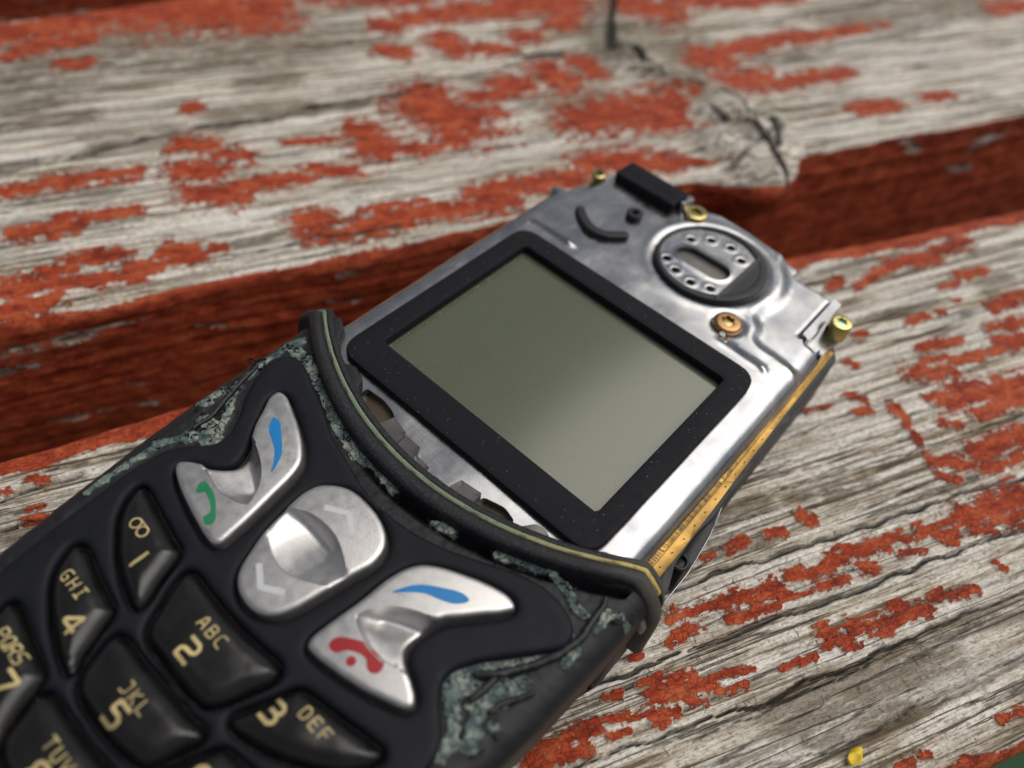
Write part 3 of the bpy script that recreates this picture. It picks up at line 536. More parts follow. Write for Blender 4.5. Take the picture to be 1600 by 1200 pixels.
# lower half: rubber shell, seen from its shoulder round to the sides
WT = np.array([(-76, 3.), (-74.5, 8), (-72, 12.5), (-68, 15.5), (-62, 17.8), (-52, 20.0), (-45, 21.1), (-38, 22.0), (-30, 22.8), (-14, 23.5)])
def shell():
    ys = np.concatenate([np.arange(-76, -62, .8), np.arange(-62, -14.5, .17)])
    hw = np.interp(ys, WT[:, 0], WT[:, 1])
    tt = []
    for a in np.linspace(0, 1, 250): tt.append(('top', a * 2 - 1))
    V = []; A = []
    rr = 2.3; nx = 270
    prof = []
    for k in range(14): prof.append((1, -13.7 + k * 0.0, None))
    # section as (side, value): bottom -> left side -> shoulder -> top -> shoulder -> right side -> bottom
    S = [('b', -1)] + [('s', -1, z) for z in (-12.6, -11.5, -10, -8.5, -7, -5.6, -4.3)] + [('r', -1, a) for a in np.linspace(0, 1, 10)] + [('t', a) for a in np.linspace(-1, 1, nx)[1:-1]] + [('r', 1, a) for a in np.linspace(1, 0, 10)] + [('s', 1, z) for z in (-4.3, -5.6, -7, -8.5, -10, -11.5, -12.6)] + [('b', 1)]
    n = len(S); m = len(ys)
    X = np.zeros((m, n)); Z = np.zeros((m, n)); T = np.zeros(n)
    for j, s in enumerate(S):
        if s[0] == 'b': X[:, j] = s[1] * (hw - 2.2); Z[:, j] = -13.9
        elif s[0] == 's':
            q = (s[2] + 13.9) / 10.; X[:, j] = s[1] * (hw - 1.0 * np.clip((-7 - s[2]) / 7, 0, 1) ** 2 * 1.6); Z[:, j] = s[2]
        elif s[0] == 'r':
            a = s[2] * math.pi / 2; X[:, j] = s[1] * (hw - rr + rr * math.cos(a)); Z[:, j] = -.95 - rr + rr * math.sin(a)
        else: X[:, j] = s[1] * (hw - rr); Z[:, j] = -.95; T[j] = 1
    X = X + .7
    Y = np.broadcast_to(ys[:, None], X.shape)
    yend = -23.0 + .0150 * np.minimum(np.abs(X), 22.) ** 2 + .03 * np.maximum(0, np.minimum(np.abs(X), 22) - 16)
    q = np.clip((Y + 34) / 19.5, 0, 1); Y = np.where(Y > -34, -34 + (yend + 34) * q, Y)
    f = strokes(X, Y, [(P[i][0], P[i][1], P[i+1][0], P[i+1][1], max(wd * 1.3, .14)) for wd, P in WEAR for i in range(len(P) - 1)])
    f = np.where(Z > -2.6, f, -2)
    nz = perlin(X * 1.1, Y * 1.1, 301) * .5 + perlin(X * 2.6, Y * 2.6, 302) * .4
    wear = np.clip(.5 + .8 * f + nz * .55, 0, 1)
    Z = Z + sstep(.45, .7, wear) * .12 + np.where(Z > -2.9, perlin(X * 1.5, Y * 1.5, 303) * .045 + perlin(X * .6, Y * .6, 304) * .07, 0)
    Z = Z - 1.5 * np.exp(-((Y + 23.35 - .0150 * X ** 2 + .85) / .42) ** 2) * (np.abs(X) < 22) * sstep(-8, 2, X) * (1 - sstep(.4, .6, wear))
    V = np.stack([X, Y, Z], -1).reshape(-1, 3)
    i = np.arange(m * n).reshape(m, n)
    F = np.stack([i[:-1, :-1], i[:-1, 1:], i[1:, 1:], i[1:, :-1]], -1).reshape(-1, 4)
    Fb = np.stack([i[:-1, -1], i[:-1, 0], i[1:, 0], i[1:, -1]], -1); k = n // 2
    cp = [np.stack([i[r][:k-1], i[r][1:k], i[r][::-1][1:k], i[r][::-1][:k-1]], -1)[:, ::s] for r, s in ((0, -1),)]
    return mesh_obj('rubber_housing', V, np.vstack([F, Fb] + cp), MAT['shell'], ph, True, {'wear': wear.ravel()}, 55)
hs_ = shell()
for k, (wd, P) in enumerate(STRIPS):
    tube('torn_strip', [(x, y, -.62 + .12 * math.sin(i * 1.7 + k)) for i, (x, y) in enumerate(P)], (lambda w_: (lambda t: w_ * (.5 + .5 * np.sin(np.pi * np.clip(t * .9 + .08, 0, 1)) ** .5)))(wd), MAT['dark_rubber'], hs_, 8, .35, k)
# scraps of rubber still clinging to the worn band
rng = random.Random(5); V = []; F = []
band = [(x, y) for wd, P in WEAR if wd > .2 for (x, y) in P]
for k in range(210):
    x, y = band[rng.randrange(len(band))]; x += rng.gauss(0, .5); y += rng.gauss(0, .45); s = rng.uniform(.07, .26); a = rng.uniform(0, 6.3); b = len(V)
    for i in range(6):
        q = a + i * 1.047; e = rng.uniform(.55, 1.2); V.append((x + s * e * math.cos(q) * 1.6 * math.cos(a) - s * e * math.sin(q) * .6 * math.sin(a), y + s * e * math.cos(q) * 1.6 * math.sin(a) + s * e * math.sin(q) * .6 * math.cos(a), -.95))
    for i in range(6): V.append((V[b+i][0] * .75 + x * .25, V[b+i][1] * .75 + y * .25, -.95 + rng.uniform(.12, .35)))
    F += [(b+i, b+(i+1) % 6, b+6+(i+1) % 6, b+6+i) for i in range(6)] + [tuple(b+6+i for i in range(6))]
tag(mesh_obj('rubber_crumbs', V, F, MAT['dark_rubber'], hs_, True, None, 40), kind='stuff')

# key outlines in mm, measured on the keypad face
MID = .3
soft_l = spline([(-15.5,-24.9),(-14.6,-24.7),(-12.6,-25.4),(-10.2,-26.4),(-8.3,-27.5),(-7.2,-28.5),(-6.6,-29.9),(-6.2,-32.1),(-5.8,-34.7),(-5.6,-36.8),(-5.6,-38.3),(-6.1,-38.7),(-7.0,-38.7),(-9.4,-38.3),(-11.7,-37.8),(-13.6,-37.2),(-14.6,-36.7),(-14.9,-36.2),(-14.4,-35.6),(-13.1,-34.8),(-12.5,-34.5),(-11.7,-33.6),(-11.4,-32.7),(-11.7,-31.5),(-12.4,-30.3),(-13.5,-29.0),(-14.6,-27.3),(-15.5,-25.9)], True, .22)
soft_r = spline([(16.1,-25.1),(15.3,-24.7),(13.5,-25.0),(11.2,-25.9),(9.0,-27.0),(7.8,-28.0),(7.2,-29.2),(6.9,-30.6),(6.7,-33.6),(6.3,-36.6),(6.2,-38.0),(6.5,-38.6),(7.1,-38.7),(8.9,-38.5),(11.8,-37.9),(14.2,-37.1),(15.4,-36.6),(15.7,-36.1),(15.4,-35.6),(14.4,-35.0),(13.1,-34.4),(12.5,-34.0),(12.0,-33.4),(11.9,-32.6),(12.1,-31.3),(12.6,-29.9),(13.5,-28.8),(14.6,-27.4),(15.6,-26.2)], True, .22)
nav = spline([(-3.4,-28.1),(-2.0,-27.3),(.2,-27.1),(2.3,-27.4),(3.8,-28.1),(4.7,-29.1),(5.0,-30.7),(4.6,-32.5),(4.0,-35.4),(3.5,-37.5),(3.0,-38.6),(2.2,-39.4),(1.2,-39.8),(-.3,-39.8),(-1.6,-39.3),(-2.4,-38.5),(-3.0,-37.2),(-3.9,-34.6),(-4.3,-32.3),(-4.5,-30.4),(-4.2,-29.0)], True, .22)
k1 = [(-15.5,-39.6),(-14.1,-39.7),(-11.4,-40.2),(-9.0,-40.6),(-7.5,-40.9),(-7.0,-41.8),(-6.3,-43.6),(-5.5,-45.2),(-5.5,-45.9),(-6.1,-46.1),(-8.1,-45.7),(-10.2,-44.9),(-12.3,-43.8),(-14.3,-42.4),(-15.5,-40.6)]
k2 = [(-5.8,-41.4),(-5.1,-41.1),(-3.2,-41.2),(.4,-41.3),(3.6,-41.1),(6.0,-40.9),(6.6,-41.3),(6.6,-42.2),(6.0,-43.8),(5.3,-45.5),(4.5,-46.5),(3.4,-46.8),(1.6,-46.9),(-1.0,-46.8),(-2.8,-46.7),(-3.7,-46.2),(-4.5,-44.8),(-5.5,-42.8)]
k4 = [(-14.1,-46.1),(-13.2,-46.0),(-10.3,-46.6),(-8.1,-46.9),(-6.8,-47.2),(-6.5,-47.6),(-5.9,-49.0),(-5.1,-50.7),(-4.4,-51.8),(-4.7,-52.1),(-5.9,-52.0),(-8.0,-51.4),(-10.5,-50.4),(-12.6,-49.2),(-13.8,-47.8),(-14.3,-46.6)]
k5 = [(-5.0,-47.9),(-4.2,-47.7),(-2.0,-47.7),(1.4,-47.6),(4.4,-47.5),(6.0,-47.4),(6.4,-47.8),(6.1,-48.9),(5.4,-50.8),(4.8,-51.7),(3.5,-52.1),(1.4,-52.4),(-1.4,-52.4),(-3.0,-52.2),(-3.8,-51.7),(-4.6,-50.1),(-5.1,-48.7)]
sh = lambda P, dx, dy: [(x + dx, y + dy) for x, y in P]
mi = lambda P: [(2 * MID + .4 - x, y) for x, y in P][::-1]
digit_keys = [(k1, '1'), (k2, '2'), (mi(k1), '3'), (k4, '4'), (k5, '5'), (mi(k4), '6'), (sh(k4, 1.0, -6.0), '7'), (sh(k5, .3, -5.75), '8'), (mi(sh(k4, 1.0, -6.0)), '9')]
digit_keys = [(spline(P, True, .24), c) for P, c in digit_keys]

# keypad face: one smooth plate with a well for every key
face = [(0.2,-26.3),(-2.2,-25.9),(-4.8,-25.2),(-7.9,-24.4),(-11.2,-22.9),(-14,-21.9),(-16.2,-21.0),(-18.0,-20.7),(-19.2,-21.3),(-19.7,-22.8),(-19.2,-24.7),(-17.8,-27.2),(-16.0,-29.4),(-14.95,-31.3),(-15.1,-32.9),(-16.3,-34.2),(-17.4,-36),(-17.7,-39),(-17.4,-43),(-16.8,-48.3),(-16.2,-52),(-15.2,-58),(-12,-66),(-5,-70),(0,-70.6),(6,-70),(13,-66),(16.4,-58),(17.8,-52),(18.9,-45),(19.5,-39.5),(19.2,-37),(18.3,-35.6),(17.1,-34.6),(16.2,-33.7),(15.8,-32.4),(16.6,-30.5),(18.5,-28.0),(20.1,-26.0),(21.1,-24.4),(20.8,-23.0),(19.1,-22.0),(16.5,-21.8),(13.6,-22.6),(11.0,-23.8),(8.2,-25.0),(5.6,-25.8),(3,-26.2)]
def grown(P, d):
    P = np.array(P); t = np.roll(P, -1, 0) - np.roll(P, 1, 0); t /= np.linalg.norm(t, axis=1)[:, None]
    if area(P) < 0: t = -t
    Q = P + np.stack([t[:, 1], -t[:, 0]], 1) * d
    for _ in range(4): Q = .25 * np.roll(Q, 1, 0) + .5 * Q + .25 * np.roll(Q, -1, 0)
    return Q
wells = [grown(o, g) for o, g in [(soft_l, .28), (soft_r, .28), (nav, .28)] + [(k, .2) for k, _ in digit_keys]]
rf = rim(.55, .55)
fz = lambda x, y, d: rf(d) + .0 * x + .18 * np.exp(-(d / 1.4) ** 2) * 0 + perlin(x * .25, y * .25, 5) * .05
relief('keypad_face', spline(face, True, .25), fz, MAT['rubber'], ph, wells, .6, 1.2, (.07, .17, .32, .55), angle=40)
relief('keypad_membrane', grown(spline(face, True, .6), -.3), lambda x, y, d: np.full(x.shape, -1.7), MAT['pit'], ph, (), 3., .3, ())

# lettering drawn as strokes
G = {'1': [[(.2,.0),(.2,1)]], '2': [[(0,1),(.75,1),(.95,.85),(.95,.62),(.8,.5),(.2,.46),(.03,.34),(.03,0),(1,0)]], '3': [[(.05,1),(.75,1),(.95,.85),(.95,.66),(.75,.53),(.3,.53)],[(.75,.53),(.97,.38),(.97,.16),(.75,0),(.0,0)]], '4': [[(.75,0),(.75,1),(.0,.38),(0,.28),(1,.28)]], '5': [[(.95,1),(.08,1),(.08,.56),(.7,.56),(.95,.42),(.95,.15),(.72,0),(.0,0)]], '6': [[(.9,1),(.3,1),(.05,.8),(.05,.15),(.25,0),(.75,0),(.95,.15),(.95,.4),(.75,.55),(.1,.55)]], '7': [[(0,1),(1,1),(.95,.8),(.4,0)]],
     '8': [[(.3,.53),(.08,.66),(.08,.85),(.3,1),(.7,1),(.92,.85),(.92,.66),(.7,.53),(.3,.53),(.04,.38),(.04,.15),(.28,0),(.72,0),(.96,.15),(.96,.38),(.7,.53)]], '9': [[(.1,0),(.7,0),(.95,.2),(.95,.85),(.75,1),(.25,1),(.05,.85),(.05,.6),(.25,.45),(.9,.45)]],
     'A': [[(0,0),(.3,.9),(.5,1),(.7,.9),(1,0)],[(.12,.36),(.88,.36)]], 'B': [[(.05,0),(.05,1),(.7,1),(.9,.86),(.9,.66),(.7,.53),(.1,.53)],[(.7,.53),(.95,.38),(.95,.15),(.75,0),(.05,0)]], 'C': [[(.95,1),(.3,1),(.05,.8),(.05,.2),(.3,0),(.95,0)]], 'D': [[(.05,0),(.05,1),(.65,1),(.95,.75),(.95,.25),(.65,0),(.05,0)]], 'E': [[(.95,1),(.05,1),(.05,0),(.95,0)],[(.1,.52),(.8,.52)]], 'F': [[(.95,1),(.05,1),(.05,0)],[(.1,.52),(.8,.52)]],
     'G': [[(.95,1),(.3,1),(.05,.8),(.05,.2),(.3,0),(.92,0),(.92,.48),(.5,.48)]], 'H': [[(.05,0),(.05,1)],[(.95,0),(.95,1)],[(.05,.5),(.95,.5)]], 'I': [[(.1,1),(.9,1)],[(.5,1),(.5,0)],[(.1,0),(.9,0)]], 'J': [[(.3,1),(.9,1),(.9,.2),(.7,0),(.1,0)]], 'K': [[(.05,0),(.05,1)],[(.95,1),(.1,.5),(.98,0)]], 'L': [[(.05,1),(.05,0),(.95,0)]], 'M': [[(0,0),(0,1),(.5,.4),(1,1),(1,0)]], 'N': [[(.05,0),(.05,1),(.95,0),(.95,1)]], 'O': [[(.3,0),(.05,.2),(.05,.8),(.3,1),(.7,1),(.95,.8),(.95,.2),(.7,0),(.3,0)]],
     'P': [[(.05,0),(.05,1),(.7,1),(.95,.86),(.95,.6),(.7,.46),(.1,.46)]], 'Q': [[(.3,0),(.05,.2),(.05,.8),(.3,1),(.7,1),(.95,.8),(.95,.2),(.7,0),(.3,0)],[(.6,.3),(1,-.08)]], 'R': [[(.05,0),(.05,1),(.7,1),(.95,.86),(.95,.62),(.7,.48),(.1,.48)],[(.55,.48),(.97,0)]], 'S': [[(.95,1),(.28,1),(.06,.86),(.06,.66),(.28,.52),(.72,.5),(.95,.36),(.95,.15),(.72,0),(.05,0)]], 'T': [[(0,1),(1,1)],[(.5,1),(.5,0)]], 'U': [[(.05,1),(.05,.2),(.3,0),(.7,0),(.95,.2),(.95,1)]], 'V': [[(0,1),(.5,0),(1,1)]], 'W': [[(0,1),(.25,0),(.5,.7),(.75,0),(1,1)]], 'X': [[(0,0),(1,1)],[(0,1),(1,0)]], 'Y': [[(0,1),(.5,.5),(1,1)],[(.5,.5),(.5,0)]], 'Z': [[(0,1),(1,1),(0,0),(1,0)]]}
def ribbon(P, wd, zf, lift, V, F):
    Q = resample(P, False, .1); k = len(Q)
    t = np.gradient(Q, axis=0); t /= np.linalg.norm(t, axis=1)[:, None] + 1e-9; nn = np.stack([-t[:, 1], t[:, 0]], 1)
    Q[0] -= t[0] * wd * .25; Q[-1] += t[-1] * wd * .25
    b = len(V)
    for q in (Q + nn * wd / 2, Q - nn * wd / 2): V += [(x, y, z + lift) for (x, y), z in zip(q, zf(q[:, 0], q[:, 1]))]
    F += [(b + i, b + k + i, b + k + i + 1, b + i + 1) for i in range(k - 1)]
def writing(name, text, c, h, wd, adv, zf, mat, parent, asp=.72, rot=0.):
    V = []; F = []; x = c[0] - (adv * (len(text) - 1) + h * asp) / 2; lift = .022
    for ch in text:
        for P in G[ch]:
            q = [(x + a * h * asp, c[1] - h / 2 + b * h) for a, b in P]
            ribbon(q, wd, zf, lift, V, F); lift += .004
        x += adv
    return mesh_obj(name, V, F, mat, parent, False)
def surf(outline, zf):
    return lambda x, y: zf(np.asarray(x), np.asarray(y), line_dist(np.asarray(x), np.asarray(y), outline, True) * np.where(in_poly(np.asarray(x), np.asarray(y), outline), 1, 0))
LET = {'2': ('ABC', (.55, -42.95)), '3': ('DEF', (11.55, -41.75)), '4': ('GHI', (-10.5, -48.15)), '5': ('JKL', (.7, -49.45)), '6': ('MNO', (11.6, -48.0)), '7': ('PQRS', (-9.2, -53.7)), '8': ('TUV', (.4, -55.0)), '9': ('WXYZ', (10.4, -53.7))}
DIG = {'1': (-8.45, -43.55), '2': (.45, -44.95), '3': (8.6, -43.3), '4': (-7.65, -49.75), '5': (.75, -51.0), '6': (8.55, -49.4), '7': (-6.9, -55.3), '8': (.5, -56.6), '9': (7.6, -55.3)}
for k, (o, c) in enumerate(digit_keys):
    cx, cy = o.mean(0)
    def kz(x, y, d, cx=cx, cy=cy, k=k):
        t = np.clip(d / 1.5, 0, 1)
        return -.35 + 1.05 * (1 - (1 - t) ** 2.4) - .010 * ((x - cx) ** 2) - .03 * (y - cy) ** 2 * .5 + perlin(x * .5, y * .5, 80 + k) * .05
    key = relief('number_key', o, kz, MAT['key'], ph, (), .35, .6, (.06, .16, .32, .55, .85, 1.2), angle=60)
    sf = surf(o, kz)
    writing('digit', c, DIG[c], 1.56, .31, 0, sf, MAT['print_gold'], key, .86)
    if c in LET:
        s = LET[c][0]; writing('letters', s, LET[c][1], .92, .14, 1.10 if len(s) == 3 else .88, sf, MAT['print_gold'], key, .74)
    else:
        V = []; F = []
        for q, lift in ((circle(-11.95, -42.0, .47, 20), .02), (circle(-10.85, -42.05, .47, 20), .024)): ribbon(list(q) + [q[0]], .17, sf, lift, V, F)
        ribbon([(-11.95, -41.53), (-10.85, -41.58)], .15, sf, .028, V, F)
        mesh_obj('voicemail_mark', V, F, MAT['print_gold'], key, False)

# the three silver keys, each with a thumb scoop between two arcs
def scoop(x, y, lo, hi, ref, deep):
    lens = list(lo) + list(hi)[::-1]
    ins = in_poly(x, y, lens); dl = line_dist(x, y, lo); dh = line_dist(x, y, hi)
    wd = dl + dh; t = dl / (wd + 1e-6)
    f = -.5 * sstep(0, .16, dl) - deep * 1.6 * sstep(.0, .9, t)
    f = f * np.minimum(1, (np.clip(dh, 0, 9) / (.22 * wd + .01)) ** .55) * np.clip(wd / ref, 0, 1) ** .8
    return np.where(ins, f, 0)
lo_l = spline([(-13.6,-34.9),(-12.7,-34.95),(-11.6,-35.3),(-10.0,-35.55),(-8.4,-35.3),(-7.2,-34.85),(-6.8,-34.5)], False, .15)
hi_l = spline([(-13.6,-29.9),(-12.3,-30.1),(-10.9,-30.55),(-9.3,-31.3),(-8.0,-32.3),(-7.1,-33.6),(-6.8,-34.5)], False, .15)
flip = lambda P: np.stack([2 * MID + .1 - P[:, 0], P[:, 1]], 1)
up_n = spline([(-4.9,-32.6),(-3.9,-32.1),(-2.6,-31.4),(-.8,-31.05),(.8,-31.15),(2.4,-31.7),(3.9,-32.5),(4.9,-33.2)], False, .15)
lo_n = spline([(-4.9,-34.2),(-3.4,-35.1),(-2.6,-35.6),(-1.3,-36.1),(.2,-36.25),(1.8,-35.8),(3.4,-34.9),(4.9,-33.9)], False, .15)
rs = rim(.42, .38)
def key_z(lo, hi, ref, deep, cx, cy):
    tp = lambda x: np.clip(1 - (x / 4.5) ** 2, 0, 1) ** .8 if ref > 4 else 1.
    return lambda x, y, d: .92 + rs(d) - .006 * (x - cx) ** 2 - .006 * (y - cy) ** 2 + scoop(x, y, lo, hi, ref, deep) * tp(x)
def fine(lo, hi):
    out = []
    for L in (lo, hi):
        t = np.gradient(L, axis=0); t /= np.linalg.norm(t, axis=1)[:, None]; nn = np.stack([-t[:, 1], t[:, 0]], 1)
        for r in (-.22, -.1, 0, .1, .22): out.append(L + nn * r)
    return np.vstack(out)
def print_on(name, P, zf, mat, parent, lift=.025):
    return relief(name, resample(P, True, .16), lambda x, y, d: zf(x, y) + lift, mat, parent, (), .25, .02, ())
silver = {}
for nm, o, lo, hi, ref, deep in (('call_key', soft_l, lo_l, hi_l, 2.6, .75), ('navigation_key', nav, lo_n, up_n, 4.2, .72), ('end_call_key', soft_r, flip(lo_l), flip(hi_l), 2.6, .75)):
    cx, cy = o.mean(0); zf = key_z(lo, hi, ref, deep, cx, cy)
    silver[nm] = (relief(nm, o, zf, MAT['silver'], ph, (), .28, 1.9, (.05, .12, .22, .36, .55), fine(lo, hi), 45), surf(o, zf))
key, sf = silver['call_key']
print_on('green_handset', spline([(-11.5,-36.1),(-11.25,-35.75),(-10.6,-35.75),(-9.5,-36.0),(-8.3,-36.7),(-7.6,-37.2),(-7.4,-37.7),(-7.75,-38.1),(-8.55,-37.75),(-8.4,-37.25),(-8.9,-36.8),(-9.9,-36.45),(-10.45,-36.35),(-10.75,-36.85),(-11.05,-36.85)], True, .15), sf, MAT['print_green'], key)
print_on('blue_dash', spline([(-12.95,-27.3),(-12.7,-27.8),(-12.0,-28.5),(-10.9,-29.0),(-9.9,-29.45),(-8.9,-30.25),(-7.95,-31.25),(-8.3,-30.35),(-9.0,-29.3),(-10.8,-28.0),(-12.2,-27.2)], True, .15), sf, MAT['print_blue'], key)
key, sf = silver['end_call_key']
print_on('red_handset', grown(spline([(8.05,-37.55),(7.65,-37.25),(7.8,-36.7),(8.6,-36.1),(9.6,-35.6),(10.8,-35.35),(11.7,-35.45),(12.1,-36.0),(11.9,-36.5),(11.2,-36.6),(10.9,-36.2),(10.5,-36.1),(9.7,-36.3),(8.85,-36.85),(8.7,-37.3)], True, .15), .1), sf, MAT['print_red'], key)
print_on('red_dot', circle(9.95, -37.1, .4, 18), sf, MAT['print_red'], key)
print_on('blue_dash', spline([(13.1,-27.4),(12.9,-27.9),(12.2,-28.6),(11.1,-29.1),(10.1,-29.5),(9.1,-30.3),(8.1,-31.3),(8.45,-30.4),(9.2,-29.3),(11.0,-28.0),(12.4,-27.3)], True, .15), sf, MAT['print_blue'], key)
key, sf = silver['navigation_key']
for P in ([(-1.75,-30.05),(.1,-29.0),(1.85,-30.1)], [(-1.45,-37.2),(.2,-38.25),(1.85,-37.3)]):
    V = []; F = []; ribbon(P, .55, sf, .025, V, F); mesh_obj('arrow_mark', V, F, MAT['print_grey'], key, False)

# collar seal across the phone: a rounded bead, a worn seal line and a thin flange beyond it
def collar_path(n=150):
    out = []
    for a in np.linspace(-1, 1, n):
        s = a * 31.; sg = -1 if s < 0 else 1; q = abs(s)
        if q <= 19.6: x, z, nx, nz_ = q, .25, 0, 1
        elif q <= 19.6 + 7.4: g = (q - 19.6) / 7.4 * math.pi / 2; x, z, nx, nz_ = 19.6 + 5.3 * math.sin(g), .25 - 5.3 + 5.3 * math.cos(g), math.sin(g), math.cos(g)
        else: x, z, nx, nz_ = 24.9, -5.05 - (q - 27.) * 1.6, 1, 0
        y = -23.35 + .0150 * min(x, 22.0) ** 2 + .03 * max(0, min(x, 22) - 16)
        out.append((sg * x, y, z, sg * nx, nz_))
    return out
def sweep(name, prof, mat, parent, trim=0, wob=0.):
    P = collar_path(); P = P[trim:len(P) - trim] if trim else P; V = []; F = []; m = len(prof)
    for i, (x, y, z, nx, nz_) in enumerate(P):
        for j, (dy, dn) in enumerate(prof):
            k = wob * math.sin(i * .9 + j * 2.1) * math.sin(i * .23); V.append((x + nx * (dn + k), y + dy + k * .4, z + nz_ * (dn + k)))
    for i in range(len(P) - 1):
        for j in range(m): F.append((i*m+j, (i+1)*m+j, (i+1)*m+(j+1) % m, i*m+(j+1) % m))
    F += [tuple(range(m)), tuple((len(P)-1)*m + j for j in range(m))[::-1]]
    return mesh_obj(name, V, F, mat, parent, True, None, 50)
pr = [(-.42, -1.6), (-.38, -.3)] + [(-.76 * math.cos(a) + .43, -.1 + .48 * math.sin(a)) for a in np.linspace(.2, 2.8, 12)] + [(1.2, -.15), (1.35, -.25), (1.4, -1.6)]
col = sweep('collar_seal', pr, MAT['collar'], ph, 0, .03)
sweep('seal_line', [(1.3, -1.3), (1.38, -.2), (1.55, -.1), (1.75, -.14), (1.85, -.22), (1.9, -1.3)], MAT['seal'], col, 16, .025)
sweep('inner_lip', [(1.9, -1.5), (2.0, -.34), (2.3, -.3), (2.6, -.5), (2.7, -1.5)], MAT['collar'], col, 8)
fl = lambda x, y, d: -.95 + rim(.35, .3)(d) - np.maximum(np.abs(x) - 20.3, 0) ** 1.6 * .35 + perlin(x * .6, y * .6, 44) * .06
relief('seal_flange', rpoly([(-24.2,-17),(-24.4,-13.9),(-23.2,-13.3),(-20.2,-13.3),(-18.8,-14.1),(-18.1,-15.3),(-16.7,-16.5),(-14.9,-17.2),(-13.8,-16.7),(-12.4,-17.1),(-11.7,-17.6),(-11.4,-18.3),(-10.4,-18.9),(-7.6,-19.9),(-6.5,-20.4),(-10,-20.9),(-16,-18.6),(-20,-16.9)], .35), fl, MAT['collar'], col, (), .4, 1.1, (.08, .2, .35))
relief('seal_flange', rpoly([(24.6,-17),(24.9,-14.6),(23.9,-13.8),(22.2,-13.8),(19.8,-14.4),(18.0,-15.1),(17.2,-16.1),(15.6,-17.3),(14.2,-17.7),(12.9,-17.1),(11.9,-17.3),(10.9,-18.6),(9.8,-19.2),(8.4,-20.0),(12,-19.8),(16,-18.3),(20,-16.8)], .35), fl, MAT['flange'], col, (), .4, 1.1, (.08, .2, .35))
for P, z in (([(-6.9,-20.9),(-6.2,-18.2),(-3.9,-18.7),(-3.7,-21.2)], -1.35), ([(-4.0,-21.),(-4.1,-18.7),(-1.9,-18.7),(-1.3,-19.8),(-1.6,-21.2)], -1.75), ([(-1.9,-21.3),(-1.5,-19.6),(.4,-19.7),(1.0,-21.2)], -1.7), ([(1.0,-21.3),(1.3,-19.9),(2.8,-19.9),(3.1,-21.2)], -1.9), ([(3.1,-21.2),(3.7,-18.7),(6.1,-18.4),(6.2,-20.6)], -1.35)):
    relief('clip', rpoly(P, .18, 3), lambda x, y, d, z=z: z + rim(.12, .1)(d) + .12 * np.exp(-(d / .18) ** 2), MAT['clip'], ph, (), .4, .9, (.06, .12, .25))

# display module: pressed steel frame
px = [(-20.7,-22.3),(20.7,-22.3),(20.7,24.0),(20.2,24.9),(17.9,24.9),(17.9,33.4),(11.9,33.9),(11.8,35.7),(10.1,35.6),(7.4,36.0),(2.8,36.8),(-1.3,36.9),(-2.6,36.3),(-5.3,34.3),(-6.5,34.5),(-6.4,35.9),(-16.4,35.9),(-16.9,33.6),(-17.1,30.0),(-17.5,27.9),(-17.6,26.4),(-18.6,25.4),(-20.7,25.0)]
outl = resample(rpoly([(x * 21.2 / 20.7 if abs(x) > 20.5 else x, y) for x, y in px], [.2,.2,.9,.3,.2,.3,.2,.3,.3,.8,1,.6,.5,.6,.3,.2,.3,.5,1,.6,.5,.4,.5]), True, .4)
RDG = spline([(8.6,37.4),(9.9,34.3),(11.6,31.9),(12.5,28.7),(12.0,24.5),(12.2,23.1),(13.2,21.8),(13.9,20.0),(14.8,19.3),(17.5,19.0),(22,18.4)], False, .3)
RP = list(RDG) + [(24, 18.4), (24, 40), (8.6, 40)]
BTR = spline([(10.9,16.5),(12.0,16.6),(15.0,16.4),(17.1,16.2),(18.0,15.6)], False, .2)
BTL = spline([(-18.7,15.2),(-18.5,16.4),(-17.4,16.75),(-14.1,16.85),(-10.9,16.75)], False, .2)
def steel_z(x, y, d):
    side = (y < 24.2)
    dx = 21.2 - np.abs(x); r = 2.5
    z = np.where(side & (dx < r), -2.1 * (1 - np.sqrt(np.clip(1 - np.clip(1 - dx / r, 0, 1) ** 2, 0, 1))), 0.)
    z = z + np.where(side, 0, rim(.25, .22)(d)) + np.where((y > 24.5) & (x > 15), -.9 * np.clip(1 - (17.9 - x) / .8, 0, 1) ** 2, 0)
    sd = line_dist(x, y, RDG) * np.where(in_poly(x, y, RP), 1, -1)
    z = z - .60 * sstep(-.5, 1.1, sd) + .10 * np.exp(-((sd + .6) / .4) ** 2)
    z = z + .32 * np.exp(-(line_dist(x, y, BTR) / .34) ** 2) * sstep(10.6, 11.9, x) * sstep(18.4, 17., x) + .36 * np.exp(-(line_dist(x, y, BTL) / .36) ** 2) * sstep(-18.9, -17.6, x) * sstep(-10.5, -12., x)
    dc = np.hypot(x - 10.4, y - 19.5); z = z - .25 * sstep(2.3, 1.7, dc)
    dr = np.hypot(x - 3.2, y - 27.2); z = z - .18 * sstep(7.9, 7.2, dr) + .10 * np.exp(-((dr - 8.3) / .6) ** 2)
    return -2.4 + z + perlin(x * .13, y * .13, 90) * .11 + perlin(x * .4, y * .4, 91) * .008
gn = lambda P, r=.25: np.array([p for p in P])
ex = np.vstack([np.vstack([RDG + np.array(o) for o in ((0,0),(.3,.2),(-.3,-.2),(.6,.4),(-.6,-.4))])] + [np.vstack([B_ + np.array((0, q)) for q in (-.5, -.25, 0, .25, .5)]) for B_ in (BTR, BTL)] + [np.stack([np.full(95, sx * (21.2 - q)), np.linspace(-22, 24, 95)], 1) for sx in (-1, 1) for q in (.05, .15, .3, .5, .8, 1.1, 1.4, 1.75, 2.1, 2.5)])
